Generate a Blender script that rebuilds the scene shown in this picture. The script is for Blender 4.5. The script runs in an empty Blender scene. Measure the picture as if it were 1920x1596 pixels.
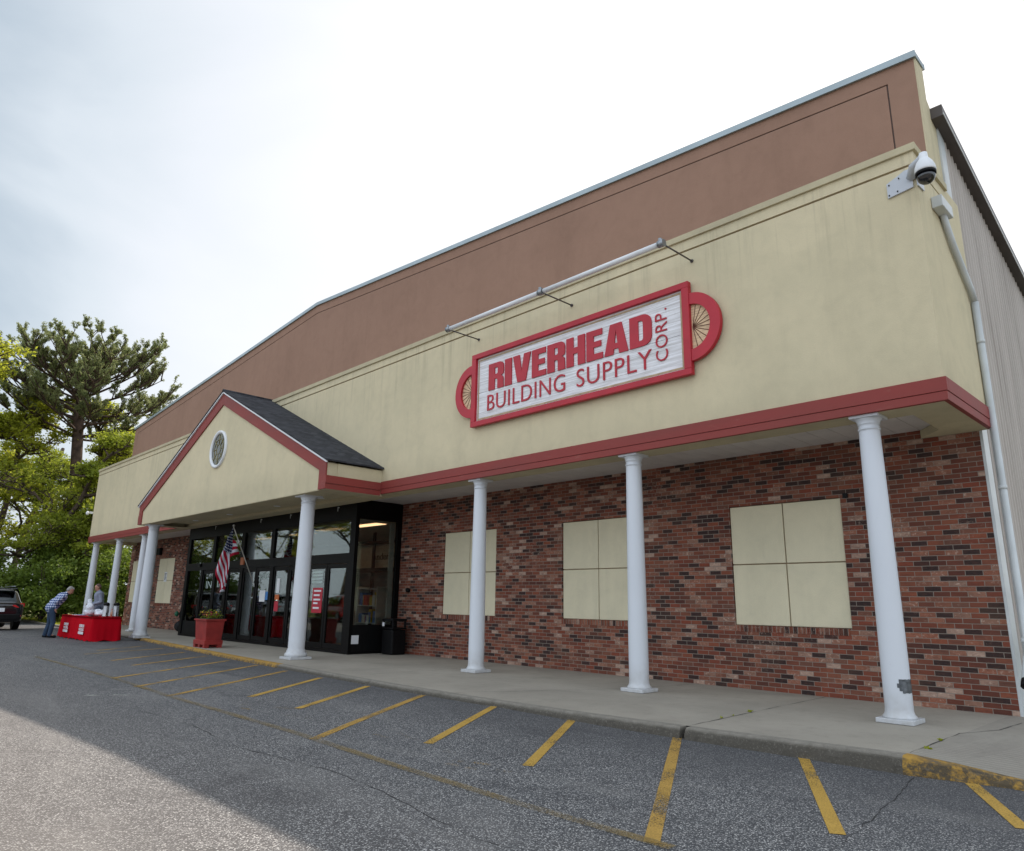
import bpy, bmesh, math, random
import numpy as np
from mathutils import Vector, Matrix
random.seed(7)
rng = np.random.default_rng(7)
sc = bpy.context.scene
col = sc.collection
R = math.radians

# ------------------------------------------------------------------ camera
yaw, pitch, roll, FPX = R(46.025), R(13.92), R(0.915), 1342.2
fw = Vector((-math.sin(yaw)*math.cos(pitch), math.cos(yaw)*math.cos(pitch), math.sin(pitch)))
r0 = Vector((math.cos(yaw), math.sin(yaw), 0)); u0 = r0.cross(fw)
rr = r0*math.cos(roll) + u0*math.sin(roll); uu = -r0*math.sin(roll) + u0*math.cos(roll)
cam = bpy.data.cameras.new('camera'); co = bpy.data.objects.new('camera', cam); col.objects.link(co)
M = Matrix((rr, uu, -fw)).transposed().to_4x4(); M.translation = Vector((2.223, -9.09, 1.376))
co.matrix_world = M
cam.sensor_fit = 'HORIZONTAL'; cam.sensor_width = 36; cam.lens = 36*FPX/1920
cam.clip_start = 0.05; cam.clip_end = 3000
sc.camera = co

# ------------------------------------------------------------------ light
SUN = Vector((-0.45, 1.0, 1.225)).normalized()
sc.view_settings.view_transform = 'Standard'; sc.view_settings.look = 'None'
sc.view_settings.exposure = 0.95; sc.view_settings.gamma = 1
w = bpy.data.worlds.new('World'); sc.world = w; w.use_nodes = True
nt = w.node_tree; nt.nodes.clear()
def wn(t, **k):
    n = nt.nodes.new(t)
    for a, b in k.items(): setattr(n, a, b)
    return n
sky = wn('ShaderNodeTexSky', sky_type='NISHITA'); sky.sun_disc = False
sky.sun_elevation = math.asin(SUN.z); sky.sun_rotation = math.atan2(SUN.x, SUN.y)
sky.air_density = 1.2; sky.dust_density = 3.0
tc = wn('ShaderNodeTexCoord')
dt = wn('ShaderNodeVectorMath', operation='DOT_PRODUCT'); dt.inputs[1].default_value = SUN
nrm = wn('ShaderNodeVectorMath', operation='NORMALIZE')
nt.links.new(tc.outputs['Generated'], nrm.inputs[0]); nt.links.new(nrm.outputs[0], dt.inputs[0])
sep = wn('ShaderNodeSeparateXYZ'); nt.links.new(nrm.outputs[0], sep.inputs[0])
def wm(op, a, b):
    n = wn('ShaderNodeMath', operation=op)
    for i, v in enumerate((a, b)):
        if isinstance(v, (int, float)): n.inputs[i].default_value = v
        else: nt.links.new(v, n.inputs[i])
    return n.outputs[0]
mp = wn('ShaderNodeMapping'); mp.inputs['Scale'].default_value = (1, 1, 2.2); nt.links.new(nrm.outputs[0], mp.inputs[0])
noi = wn('ShaderNodeTexNoise'); noi.inputs['Scale'].default_value = 2.3; noi.inputs['Detail'].default_value = 6; noi.inputs['Distortion'].default_value = 0.5
nt.links.new(mp.outputs[0], noi.inputs['Vector'])
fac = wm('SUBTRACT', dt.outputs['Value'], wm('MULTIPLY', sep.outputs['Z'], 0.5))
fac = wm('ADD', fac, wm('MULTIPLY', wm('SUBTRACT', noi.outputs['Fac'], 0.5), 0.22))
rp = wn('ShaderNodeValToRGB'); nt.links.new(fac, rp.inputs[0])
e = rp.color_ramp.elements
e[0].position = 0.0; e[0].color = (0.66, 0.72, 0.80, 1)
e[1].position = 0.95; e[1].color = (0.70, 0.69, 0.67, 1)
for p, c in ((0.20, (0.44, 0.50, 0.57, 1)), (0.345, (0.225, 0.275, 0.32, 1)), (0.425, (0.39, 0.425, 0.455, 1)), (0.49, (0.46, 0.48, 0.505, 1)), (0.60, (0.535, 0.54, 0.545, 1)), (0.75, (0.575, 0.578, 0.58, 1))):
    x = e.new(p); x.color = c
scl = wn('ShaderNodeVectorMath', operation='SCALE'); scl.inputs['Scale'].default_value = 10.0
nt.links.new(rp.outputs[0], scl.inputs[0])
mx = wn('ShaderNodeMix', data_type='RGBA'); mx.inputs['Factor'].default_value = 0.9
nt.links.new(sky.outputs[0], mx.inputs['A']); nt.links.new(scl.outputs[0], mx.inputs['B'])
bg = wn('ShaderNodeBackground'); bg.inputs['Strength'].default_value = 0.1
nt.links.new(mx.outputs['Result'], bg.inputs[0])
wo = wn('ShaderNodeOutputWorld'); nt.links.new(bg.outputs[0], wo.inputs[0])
sl = bpy.data.lights.new('sun', 'SUN'); sl.energy = 3.0; sl.angle = R(0.45); sl.color = (1.0, 0.90, 0.79)
so = bpy.data.objects.new('sun', sl); col.objects.link(so); so.location = (0, 0, 40)
so.rotation_euler = SUN.to_track_quat('Z', 'Y').to_euler()

# ------------------------------------------------------------------ materials
class Mt:
    def __init__(s, name, rough=0.8, spec=0.4, metal=0.0):
        s.m = bpy.data.materials.new(name); s.m.use_nodes = True
        s.t = s.m.node_tree; s.b = s.t.nodes['Principled BSDF']
        s.b.inputs['Roughness'].default_value = rough
        s.b.inputs['Specular IOR Level'].default_value = spec
        s.b.inputs['Metallic'].default_value = metal
        s._tc = None
    def n(s, t, **k):
        n = s.t.nodes.new(t)
        for a, b in k.items(): setattr(n, a, b)
        return n
    def l(s, a, b): s.t.links.new(a, b)
    def val(s, inp, v):
        if isinstance(v, (int, float)): inp.default_value = v
        elif isinstance(v, tuple): inp.default_value = v if len(v) == 4 or inp.type == 'VECTOR' else (*v, 1)
        else: s.l(v, inp)
    def coord(s, scale=(1, 1, 1), loc=(0, 0, 0)):
        if s._tc is None: s._tc = s.n('ShaderNodeTexCoord')
        mpn = s.n('ShaderNodeMapping'); mpn.inputs['Scale'].default_value = scale; mpn.inputs['Location'].default_value = loc
        s.l(s._tc.outputs['Object'], mpn.inputs[0]); return mpn.outputs[0]
    def noise(s, scale, detail=4, sc3=(1, 1, 1), dist=0, rough=0.5, loc=(0, 0, 0), vec=None):
        x = s.n('ShaderNodeTexNoise'); x.inputs['Scale'].default_value = scale; x.inputs['Detail'].default_value = detail
        x.inputs['Distortion'].default_value = dist; x.inputs['Roughness'].default_value = rough
        s.l(vec if vec is not None else s.coord(sc3, loc), x.inputs['Vector']); return x.outputs['Fac']
    def voro(s, scale, sc3=(1, 1, 1), out='Distance', feature='F1', rnd=1.0):
        x = s.n('ShaderNodeTexVoronoi', feature=feature); x.inputs['Scale'].default_value = scale; x.inputs['Randomness'].default_value = rnd
        s.l(s.coord(sc3), x.inputs['Vector']); return x.outputs[out]
    def ramp(s, f, stops, interp='LINEAR'):
        x = s.n('ShaderNodeValToRGB'); x.color_ramp.interpolation = interp
        el = x.color_ramp.elements
        el[0].position = stops[0][0]; el[0].color = s.c4(stops[0][1])
        el[1].position = stops[-1][0]; el[1].color = s.c4(stops[-1][1])
        for p, c in stops[1:-1]: y = el.new(p); y.color = s.c4(c)
        s.l(f, x.inputs[0]); return x.outputs[0]
    @staticmethod
    def c4(c):
        return (c, c, c, 1) if isinstance(c, (int, float)) else (*c[:3], 1)
    def mix(s, f, a, b, mode='MIX'):
        x = s.n('ShaderNodeMix', data_type='RGBA', blend_type=mode)
        s.val(x.inputs['Factor'], f)
        for i, v in (('A', a), ('B', b)):
            if isinstance(v, (int, float)): v = (v, v, v)
            s.val(x.inputs[i], v)
        return x.outputs['Result']
    def math(s, op, a, b=0.0, c=None):
        x = s.n('ShaderNodeMath', operation=op); s.val(x.inputs[0], a); s.val(x.inputs[1], b)
        if c is not None: s.val(x.inputs[2], c)
        return x.outputs[0]
    def xyz(s, vec=None):
        x = s.n('ShaderNodeSeparateXYZ'); s.l(vec if vec is not None else s.coord(), x.inputs[0]); return x.outputs
    def base(s, v): s.val(s.b.inputs['Base Color'], v); return s
    def rough(s, v): s.val(s.b.inputs['Roughness'], v); return s
    def bump(s, h, strength=0.3, dist=0.01):
        x = s.n('ShaderNodeBump'); x.inputs['Strength'].default_value = strength; x.inputs['Distance'].default_value = dist
        s.l(h, x.inputs['Height']); s.l(x.outputs[0], s.b.inputs['Normal']); return s

def plain(name, c, rough=0.6, spec=0.4, metal=0.0, var=0.12, scale=3.0, bump=0.0):
    m = Mt(name, rough, spec, metal)
    n = m.noise(scale, 5)
    lo = tuple(x*(1-var) for x in c); hi = tuple(min(1, x*(1+var)) for x in c)
    m.base(m.ramp(n, [(0.3, lo), (0.7, hi)]))
    if bump: m.bump(m.noise(scale*14, 3), bump, 0.01)
    return m.m

def stucco(name, c, stain, grain=0.5, ztop=None):
    m = Mt(name, 0.93, 0.2)
    big = m.noise(0.55, 6, dist=0.4)
    streak = m.noise(1.0, 6, sc3=(2.2, 2.2, 0.28), rough=0.62)
    fine = m.noise(60, 3)
    a = m.mix(m.ramp(big, [(0.42, 0), (0.68, 1)]), c, stain)
    a = m.mix(m.math('MULTIPLY', m.ramp(streak, [(0.50, 0), (0.78, 1)]), 0.38), a, tuple(x*0.74 for x in stain))
    a = m.mix(m.math('MULTIPLY', m.ramp(m.noise(2.4, 6, dist=1.2, rough=.6, loc=(4, 2, 9)), [(.45, 0), (.75, 1)]), 0.30), a, tuple(x*0.80 for x in stain))
    mid = m.noise(5, 4, dist=0.6)
    a = m.mix(m.math('MULTIPLY', m.ramp(mid, [(0.35, 0), (0.8, 1)]), 0.3), a, tuple(x*1.12 for x in c))
    a = m.mix(m.ramp(fine, [(0.35, 0.0), (0.75, 0.22)]), a, tuple(x*0.7 for x in c))
    if ztop:
        zz = m.xyz()[2]
        fade = m.ramp(m.math('ADD', m.math('MULTIPLY', m.math('SUBTRACT', zz, ztop-1.6), 0.625), m.math('MULTIPLY', m.noise(2, 3, sc3=(1, 1, 0)), .4)), [(.35, 0), (1.2 if False else 1.0, 1)])
        rs = m.math('MULTIPLY', m.ramp(m.noise(3.2, 5, sc3=(2.4, 2.4, .10), rough=.7), [(.52, 0), (.70, 1)]), fade)
        a = m.mix(m.math('MULTIPLY', rs, .38), a, tuple(x*.55 for x in stain))
        low = m.math('MULTIPLY', m.ramp(m.math('SUBTRACT', zz, 4.0), [(0.0, 1), (.45, 0)]), m.noise(3, 5, sc3=(1, 1, .4)))
        a = m.mix(m.math('MULTIPLY', low, .42), a, tuple(x*.6 for x in stain))
    a = m.mix(m.ramp(m.noise(17, 6, rough=.75, loc=(3, 3, 3)), [(.66, 0), (.76, .30)]), a, tuple(x*0.6 for x in stain))
    m.base(a); m.bump(m.math('ADD', m.noise(110, 2), m.math('MULTIPLY', m.noise(9, 4), 0.8)), grain, 0.006)
    return m.m
CREAM = stucco('cream_stucco', (0.655, 0.575, 0.39), (0.585, 0.522, 0.355), 0.5, 6.85)
CREAMP = stucco('panel_stucco', (0.70, 0.64, 0.46), (0.64, 0.595, 0.43), 0.35)
BROWN = stucco('brown_stucco', (0.325, 0.20, 0.145), (0.295, 0.18, 0.13))
CAPCREAM = stucco('cream_trim', (0.54, 0.48, 0.32), (0.45, 0.40, 0.275))
GROOVE = plain('groove_shadow_gap', (0.30, 0.22, 0.13))

def redtrim():
    m = Mt('red_trim_paint', 0.6, 0.35)
    a = m.mix(m.ramp(m.noise(1.3, 5, sc3=(0.4, 1, 2)), [(0.4, 0), (0.75, 1)]), (0.25, 0.040, 0.033), (0.205, 0.044, 0.036))
    a = m.mix(m.ramp(m.noise(22, 4, sc3=(0.2, 1, 1)), [(0.62, 0), (0.75, 0.35)]), a, (0.30, 0.11, 0.085))
    m.base(a); m.bump(m.noise(30, 3, sc3=(0.1, 1, 1)), 0.15, 0.004); return m.m
RED = redtrim()

def brick(name, vertical=False):
    m = Mt(name, 0.88, 0.25)
    X, Y, Z = m.xyz()
    cx = m.n('ShaderNodeCombineXYZ')
    wob = m.math('MULTIPLY', m.math('SUBTRACT', m.noise(14, 2), 0.5), 0.0045)
    ch = 0.0681
    if vertical: m.l(Z, cx.inputs[0]); m.l(X, cx.inputs[1])
    else:
        m.l(m.math('ADD', X, wob), cx.inputs[0]); m.l(m.math('ADD', m.math('SUBTRACT', Z, 0.115), wob), cx.inputs[1])
    b = m.n('ShaderNodeTexBrick'); m.l(cx.outputs[0], b.inputs['Vector'])
    b.offset = 0.5 if not vertical else 0.0; b.squash = 1.0
    b.inputs['Color1'].default_value = (0, 0, 0, 1); b.inputs['Color2'].default_value = (1, 1, 1, 1); b.inputs['Mortar'].default_value = (0.5, 0.5, 0.5, 1)
    b.inputs['Scale'].default_value = 1.0; b.inputs['Mortar Size'].default_value = 0.0047; b.inputs['Mortar Smooth'].default_value = 0.25
    b.inputs['Bias'].default_value = 0.0; b.inputs['Brick Width'].default_value = 0.2045 if not vertical else 0.6; b.inputs['Row Height'].default_value = ch
    rnd = b.outputs['Color']
    area = m.noise(0.45, 3)
    hue = m.math('ADD', rnd, m.math('MULTIPLY', m.math('SUBTRACT', area, 0.5), 0.22))
    c = m.ramp(hue, [(0.0, (0.032, 0.022, 0.021)), (0.15, (0.042, 0.027, 0.025)), (0.18, (0.10, 0.036, 0.026)), (0.30, (0.17, 0.052, 0.032)), (0.40, (0.23, 0.062, 0.036)),
                     (0.50, (0.14, 0.052, 0.036)), (0.62, (0.26, 0.080, 0.044)), (0.72, (0.16, 0.072, 0.050)), (0.84, (0.30, 0.115, 0.070)), (0.94, (0.28, 0.155, 0.11)), (0.975, (0.44, 0.30, 0.23))], 'LINEAR')
    # face mottling: flecks on bricks
    mot = m.noise(38, 5, sc3=(0.55, 1, 1.3), rough=0.6)
    c = m.mix(m.ramp(mot, [(0.42, 0.0), (0.72, 0.45)]), c, (0.115, 0.048, 0.034))
    fl = m.noise(26, 5, sc3=(0.8, 1, 1.0), loc=(3, 1, 7), rough=0.7)
    flm = m.math('MULTIPLY', m.ramp(fl, [(0.54, 0), (0.66, 1)]), m.math('MAXIMUM', m.ramp(rnd, [(0.70, 0.0), (0.95, 0.9)]), m.ramp(m.noise(0.8, 3, loc=(9, 9, 1)), [(0.56, 0), (0.68, 0.7)])))
    c = m.mix(flm, c, (0.52, 0.38, 0.30))
    c = m.mix(m.ramp(m.noise(9, 5, sc3=(.5, 1, 2.2), loc=(1, 5, 2)), [(0.50, 0.0), (0.75, 0.45)]), c, (0.065, 0.034, 0.028))
    # broad weathering
    c = m.mix(m.ramp(m.noise(1.1, 5, dist=0.5), [(0.50, 0), (0.85, 0.20)]), c, (0.26, 0.15, 0.09))
    mort = m.mix(m.noise(6, 4), (0.20, 0.17, 0.14), (0.30, 0.26, 0.22))
    col_ = m.mix(b.outputs['Fac'], c, mort)
    m.base(col_)
    h = m.math('ADD', m.math('MULTIPLY', m.math('SUBTRACT', 1.0, b.outputs['Fac']), 1.0), m.math('MULTIPLY', m.noise(70, 4), 0.45))
    m.bump(h, 0.55, 0.006)
    return m.m
BRICK = brick('brown_red_brick'); BRICKV = brick('rowlock_brick', True)

def white_paint(name='white_column_paint'):
    m = Mt(name, 0.38, 0.45)
    a = m.mix(m.ramp(m.noise(2.0, 5, sc3=(1, 1, 0.4)), [(0.45, 0), (0.8, 0.35)]), (0.62, 0.65, 0.69), (0.52, 0.55, 0.60))
    a = m.mix(m.ramp(m.noise(18, 5, rough=0.7), [(0.66, 0), (0.75, 0.5)]), a, (0.42, 0.42, 0.42))
    z = m.xyz()[2]
    dirt = m.math('MULTIPLY', m.ramp(z, [(0.12, 1.0), (0.55, 0.0)]), m.noise(12, 5))
    a = m.mix(m.math('MULTIPLY', dirt, 0.9), a, (0.33, 0.31, 0.27))
    return m.base(a).m
WHITE = white_paint()
WHITEP = plain('white_plastic', (0.72, 0.74, 0.76), 0.4, var=0.05)
SILVER = plain('silver_coping', (0.33, 0.39, 0.41), 0.45, 0.5, 0.5, var=0.12, scale=1.5)
PIPE = plain('white_gutter_metal', (0.55, 0.58, 0.58), 0.35, var=0.15, scale=2)
DARK = plain('dark_bronze_frame', (0.0035, 0.0032, 0.0032), 0.5, 0.12, var=0.3)
DKBROWN = plain('dark_brown_rake_metal', (0.075, 0.062, 0.058), 0.45, 0.5)
BLACKP = plain('black_plastic', (0.004, 0.004, 0.0045), 0.5, 0.18, var=0.25, scale=8)
BLACKCLOTH = plain('black_fabric', (0.02, 0.02, 0.021), 0.9, 0.2, var=0.4, scale=10, bump=0.4)

def metal_siding():
    m = Mt('ribbed_metal_siding', 0.55, 0.4)
    a = m.mix(m.ramp(m.noise(1.0, 5, sc3=(1, 2.5, 0.35)), [(0.4, 0), (0.75, 1)]), (0.48, 0.435, 0.39), (0.40, 0.36, 0.32))
    a = m.mix(m.ramp(m.noise(2.0, 5, sc3=(1, 5, 0.15)), [(0.55, 0), (0.8, 0.5)]), a, (0.22, 0.18, 0.15))
    return m.base(a).m
SIDING = metal_siding()

def asphalt():
    m = Mt('worn_asphalt', 0.9, 0.25)
    agg = m.voro(88, out='Color'); d = m.voro(88)
    bw = m.n('ShaderNodeRGBToBW'); m.l(agg, bw.inputs[0])
    stone = m.ramp(bw.outputs[0], [(0.20, (0.055, 0.056, 0.061)), (0.38, (0.13, 0.13, 0.135)), (0.54, (0.25, 0.248, 0.245)), (0.70, (0.46, 0.45, 0.435)), (0.90, (0.74, 0.71, 0.67))])
    gap = m.ramp(d, [(0.30, 0), (0.62, 1)])
    c = m.mix(gap, stone, (0.042, 0.043, 0.047))
    fine = m.noise(230, 3)
    c = m.mix(m.ramp(fine, [(0.45, 0), (0.75, 0.5)]), c, (0.24, 0.235, 0.225))
    big = m.noise(0.35, 6, dist=0.5)
    med = m.noise(2.2, 6, rough=0.65)
    c = m.mix(m.ramp(big, [(0.36, 0.0), (0.70, 0.24)]), c, (0.075, 0.076, 0.080))
    c = m.mix(m.ramp(med, [(0.48, 0.0), (0.75, 0.28)]), c, (0.085, 0.085, 0.087))
    oil = m.ramp(m.noise(1.3, 5, dist=1.0, rough=.55, loc=(7, 3, 1)), [(0.60, 0.0), (0.70, 0.42)])
    c = m.mix(oil, c, (0.05, 0.05, 0.054))
    pale = m.ramp(m.noise(0.7, 6, dist=0.6, rough=.6, loc=(2, 8, 5), sc3=(.5, 1.6, 1)), [(0.52, 0.0), (0.72, 0.30)])
    c = m.mix(pale, c, (0.26, 0.25, 0.235))
    # darker strip along the kerb, with an uneven edge
    X, Y, Z = m.xyz()
    strip = m.math('MULTIPLY', m.ramp(m.math('MULTIPLY', m.math('ADD', m.math('ADD', Y, 4.6), m.math('MULTIPLY', m.math('SUBTRACT', m.noise(0.8, 4), 0.5), 2.2)), 0.35), [(0.25, 0.0), (0.75, 1.0)]), 0.55)
    c = m.mix(strip, c, (0.062, 0.062, 0.066))
    # tan mix growing away from the kerb, beyond the lane line
    lane = m.math('MULTIPLY', m.ramp(m.math('MULTIPLY', m.math('ADD', m.math('MULTIPLY', Y, -1.0), -5.2), 0.3), [(0.0, 0.0), (1.0, 1.0)]), 0.28)
    c = m.mix(lane, c, (0.27, 0.225, 0.185))
    m.base(c)
    m.bump(m.math('ADD', m.math('SUBTRACT', 1.0, d), m.math('MULTIPLY', fine, 0.4)), 0.6, 0.006)
    return m.m
ASPH = asphalt()

def concrete(name, c0, c1, scale=1.0, grooves=False):
    m = Mt(name, 0.9, 0.25)
    a = m.mix(m.ramp(m.noise(0.9*scale, 6, dist=0.4), [(0.35, 0), (0.7, 1)]), c0, c1)
    a = m.mix(m.ramp(m.noise(6*scale, 6, rough=0.7), [(0.5, 0), (0.78, 0.4)]), a, tuple(x*0.6 for x in c1))
    a = m.mix(m.ramp(m.noise(140, 2), [(0.3, 0), (0.8, 0.35)]), a, tuple(x*1.35 for x in c0))
    a = m.mix(m.ramp(m.noise(150, 2, loc=(5, 5, 5)), [(0.6, 0), (0.8, 0.5)]), a, tuple(x*0.45 for x in c0))
    m.base(a)
    h = m.noise(90, 4)
    if grooves:
        wv = m.n('ShaderNodeTexWave', bands_direction='X'); wv.inputs['Scale'].default_value = 4.5; wv.inputs['Distortion'].default_value = 1.2; wv.inputs['Detail'].default_value = 2
        rot = m.n('ShaderNodeMapping'); rot.inputs['Rotation'].default_value = (0, 0, R(62)); m.l(m.coord(), rot.inputs[0]); m.l(rot.outputs[0], wv.inputs['Vector'])
        h = m.math('ADD', h, m.math('MULTIPLY', wv.outputs['Fac'], 2.0))
        m.base(m.mix(m.math('MULTIPLY', wv.outputs['Fac'], 0.3), a, tuple(x*0.5 for x in c0)))
    m.bump(h, 0.35, 0.006)
    return m.m
WALK = concrete('sidewalk_concrete', (0.33, 0.30, 0.25), (0.25, 0.228, 0.19))
RAMP = concrete('ramp_concrete', (0.31, 0.285, 0.24), (0.245, 0.22, 0.188), grooves=True)
JOINT = plain('joint_dark_line', (0.045, 0.042, 0.038), 0.95)
CRACK = plain('tar_crack', (0.018, 0.018, 0.019), 0.8)

def kerbmat():
    m = Mt('kerb_concrete_and_yellow', 0.9, 0.25)
    X, Y, Z = m.xyz()
    old = m.mix(m.ramp(m.noise(5, 6, rough=0.7), [(0.35, 0), (0.7, 1)]), (0.135, 0.12, 0.098), (0.045, 0.041, 0.034))
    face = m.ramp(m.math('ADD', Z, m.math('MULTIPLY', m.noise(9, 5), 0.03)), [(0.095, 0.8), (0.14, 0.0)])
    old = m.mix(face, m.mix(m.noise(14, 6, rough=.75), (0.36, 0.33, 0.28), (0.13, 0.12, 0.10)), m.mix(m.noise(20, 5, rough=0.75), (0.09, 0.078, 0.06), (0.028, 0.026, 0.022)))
    old = m.mix(m.ramp(m.noise(60, 4), [(0.55, 0), (0.75, 0.6)]), old, (0.24, 0.22, 0.19))
    yel = m.mix(m.ramp(m.noise(4, 6, rough=0.7), [(0.35, 0), (0.75, 1)]), (0.42, 0.25, 0.055), (0.30, 0.17, 0.04))
    yw = m.ramp(m.noise(6, 6, rough=0.75, sc3=(0.6, 1, 2)), [(0.53, 0), (0.62, 1)])
    yel = m.mix(m.math('MULTIPLY', yw, 0.85), yel, (0.12, 0.105, 0.085))
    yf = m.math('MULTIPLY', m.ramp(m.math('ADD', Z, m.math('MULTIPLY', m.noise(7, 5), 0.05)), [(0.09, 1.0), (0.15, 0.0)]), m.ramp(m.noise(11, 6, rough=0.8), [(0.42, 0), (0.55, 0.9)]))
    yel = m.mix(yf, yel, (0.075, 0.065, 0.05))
    a = m.math('GREATER_THAN', X, -0.27)
    b = m.math('MULTIPLY', m.math('LESS_THAN', X, -11.75), m.math('GREATER_THAN', X, -23.6))
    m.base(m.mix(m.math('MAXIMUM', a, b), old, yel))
    m.bump(m.noise(40, 6, rough=0.7), 0.8, 0.012)
    return m.m
KERB = kerbmat()

def paintline(name='worn_yellow_paint', wear=0.5, c=(0.52, 0.32, 0.06), lo=0.0, hi=1.0, soft=0.06):
    m = Mt(name, 0.8, 0.3)
    a = m.mix(m.noise(5, 4), c, tuple(x*0.72 for x in c))
    m.base(m.mix(m.ramp(m.voro(88), [(0.25, 0.0), (0.7, 0.55)]), a, tuple(x*0.45 for x in c)))
    f = m.math('ADD', m.math('MULTIPLY', m.noise(75, 3, rough=0.7), 0.55), m.math('MULTIPLY', m.noise(1.7, 5), 0.45))
    al = m.ramp(f, [(wear-0.05, lo), (wear+soft, hi)])
    tr = m.n('ShaderNodeBsdfTransparent'); ms = m.n('ShaderNodeMixShader')
    out = m.t.nodes['Material Output']
    m.l(al, ms.inputs[0]); m.l(tr.outputs[0], ms.inputs[1]); m.l(m.b.outputs[0], ms.inputs[2]); m.l(ms.outputs[0], out.inputs[0])
    return m.m
YL1 = paintline('yellow_stall_paint', 0.42, (.60, .37, .075)); YL2 = paintline('yellow_stall_paint_worn', 0.455, (.56, .34, .08)); YL3 = paintline('yellow_lane_paint_faded', 0.47, (0.34, 0.24, 0.09), 0.12, 0.62, 0.12)
YL4 = paintline('yellow_remnant_paint', 0.57, (0.45, 0.28, 0.07)); WL = paintline('white_remnant_paint', 0.5, (0.55, 0.55, 0.5))

def shingles():
    m = Mt('charcoal_shingles', 0.92, 0.2)
    X, Y, Z = m.xyz(); cx = m.n('ShaderNodeCombineXYZ'); m.l(Y, cx.inputs[0]); m.l(m.math('MULTIPLY', Z, 2.37), cx.inputs[1])
    b = m.n('ShaderNodeTexBrick'); m.l(cx.outputs[0], b.inputs['Vector'])
    b.inputs['Color1'].default_value = (0.020, 0.021, 0.025, 1); b.inputs['Color2'].default_value = (0.055, 0.057, 0.065, 1); b.inputs['Mortar'].default_value = (0.008, 0.008, 0.010, 1)
    b.inputs['Scale'].default_value = 1; b.inputs['Brick Width'].default_value = 0.2; b.inputs['Row Height'].default_value = 0.135; b.inputs['Mortar Size'].default_value = 0.006
    c = m.mix(m.ramp(m.noise(120, 3), [(0.4, 0), (0.8, 0.5)]), b.outputs['Color'], (0.09, 0.09, 0.10))
    m.base(c); m.bump(m.math('SUBTRACT', 1.0, b.outputs['Fac']), 0.7, 0.012); return m.m
SHING = shingles()

def glassmat(name, tint=(0.55, 0.60, 0.57), refl=1.0):
    m = Mt(name)
    t = m.t; out = t.nodes['Material Output']
    g = m.n('ShaderNodeBsdfGlossy'); g.inputs['Roughness'].default_value = 0.015; g.inputs['Color'].default_value = (0.9, 0.95, 0.93, 1)
    tr = m.n('ShaderNodeBsdfTransparent'); tr.inputs[0].default_value = (*tint, 1)
    fr = m.n('ShaderNodeFresnel'); fr.inputs['IOR'].default_value = 1.62
    f = m.math('MINIMUM', m.math('ADD', m.math('MULTIPLY', fr.outputs[0], 0.95*refl), 0.01), 1.0)
    ms = m.n('ShaderNodeMixShader'); m.l(f, ms.inputs[0]); m.l(tr.outputs[0], ms.inputs[1]); m.l(g.outputs[0], ms.inputs[2]); m.l(ms.outputs[0], out.inputs[0])
    t.nodes.remove(m.b); return m.m
GLASS = glassmat('store_glass', (0.72, 0.75, 0.72)); TGLASS = glassmat('tinted_car_glass', (0.06, 0.07, 0.07), 1.2)

def emis(name, c, s):
    m = Mt(name); m.b.inputs['Base Color'].default_value = (*c, 1); m.b.inputs['Emission Color'].default_value = (*c, 1); m.b.inputs['Emission Strength'].default_value = s; return m.m
LAMP = emis('warm_light_panel', (1.0, 0.60, 0.34), 1.8)
def leafmat(name, c0, c1, trans=0.45):
    m = Mt(name, 0.55, 0.3)
    a = m.ramp(m.noise(0.7, 4), [(0.3, c0), (0.7, c1)])
    a = m.mix(m.ramp(m.noise(6, 3), [(0.35, 0), (0.75, 0.5)]), a, tuple(x*1.4 for x in c1))
    m.base(a)
    tl = m.n('ShaderNodeBsdfTranslucent'); m.l(m.mix(0.5, a, tuple(x*1.5 for x in c1)), tl.inputs[0])
    ms = m.n('ShaderNodeMixShader'); ms.inputs[0].default_value = trans
    out = m.t.nodes['Material Output']; m.l(m.b.outputs[0], ms.inputs[1]); m.l(tl.outputs[0], ms.inputs[2]); m.l(ms.outputs[0], out.inputs[0]); return m.m
LEAFA = leafmat('spring_leaf_green', (0.20, 0.245, 0.024), (0.38, 0.39, 0.04), 0.6)
LEAFB = leafmat('mid_leaf_green', (0.14, 0.195, 0.022), (0.28, 0.315, 0.036), 0.55)
LEAFD = leafmat('understory_green', (0.065, 0.12, 0.018), (0.155, 0.21, 0.03), 0.45)
NEEDLE = leafmat('pine_needles', (0.13, 0.17, 0.06), (0.24, 0.26, 0.11), 0.45)
BARK = plain('grey_brown_bark', (0.085, 0.062, 0.045), 0.95, var=0.5, scale=5, bump=0.8)
BARKP = plain('pine_bark', (0.075, 0.048, 0.035), 0.95, var=0.5, scale=4, bump=0.8)
def grassmat():
    m = Mt('lawn_grass', 0.9, 0.2)
    m.base(m.mix(m.ramp(m.noise(1.5, 6), [(0.35, 0), (0.65, 1)]), (0.10, 0.14, 0.03), (0.20, 0.17, 0.07))); m.bump(m.noise(40, 4), 0.8, 0.03); return m.m
GRASS = grassmat()
SOIL = plain('forest_floor', (0.06, 0.06, 0.03), 0.95, var=0.4, scale=0.5)

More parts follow.
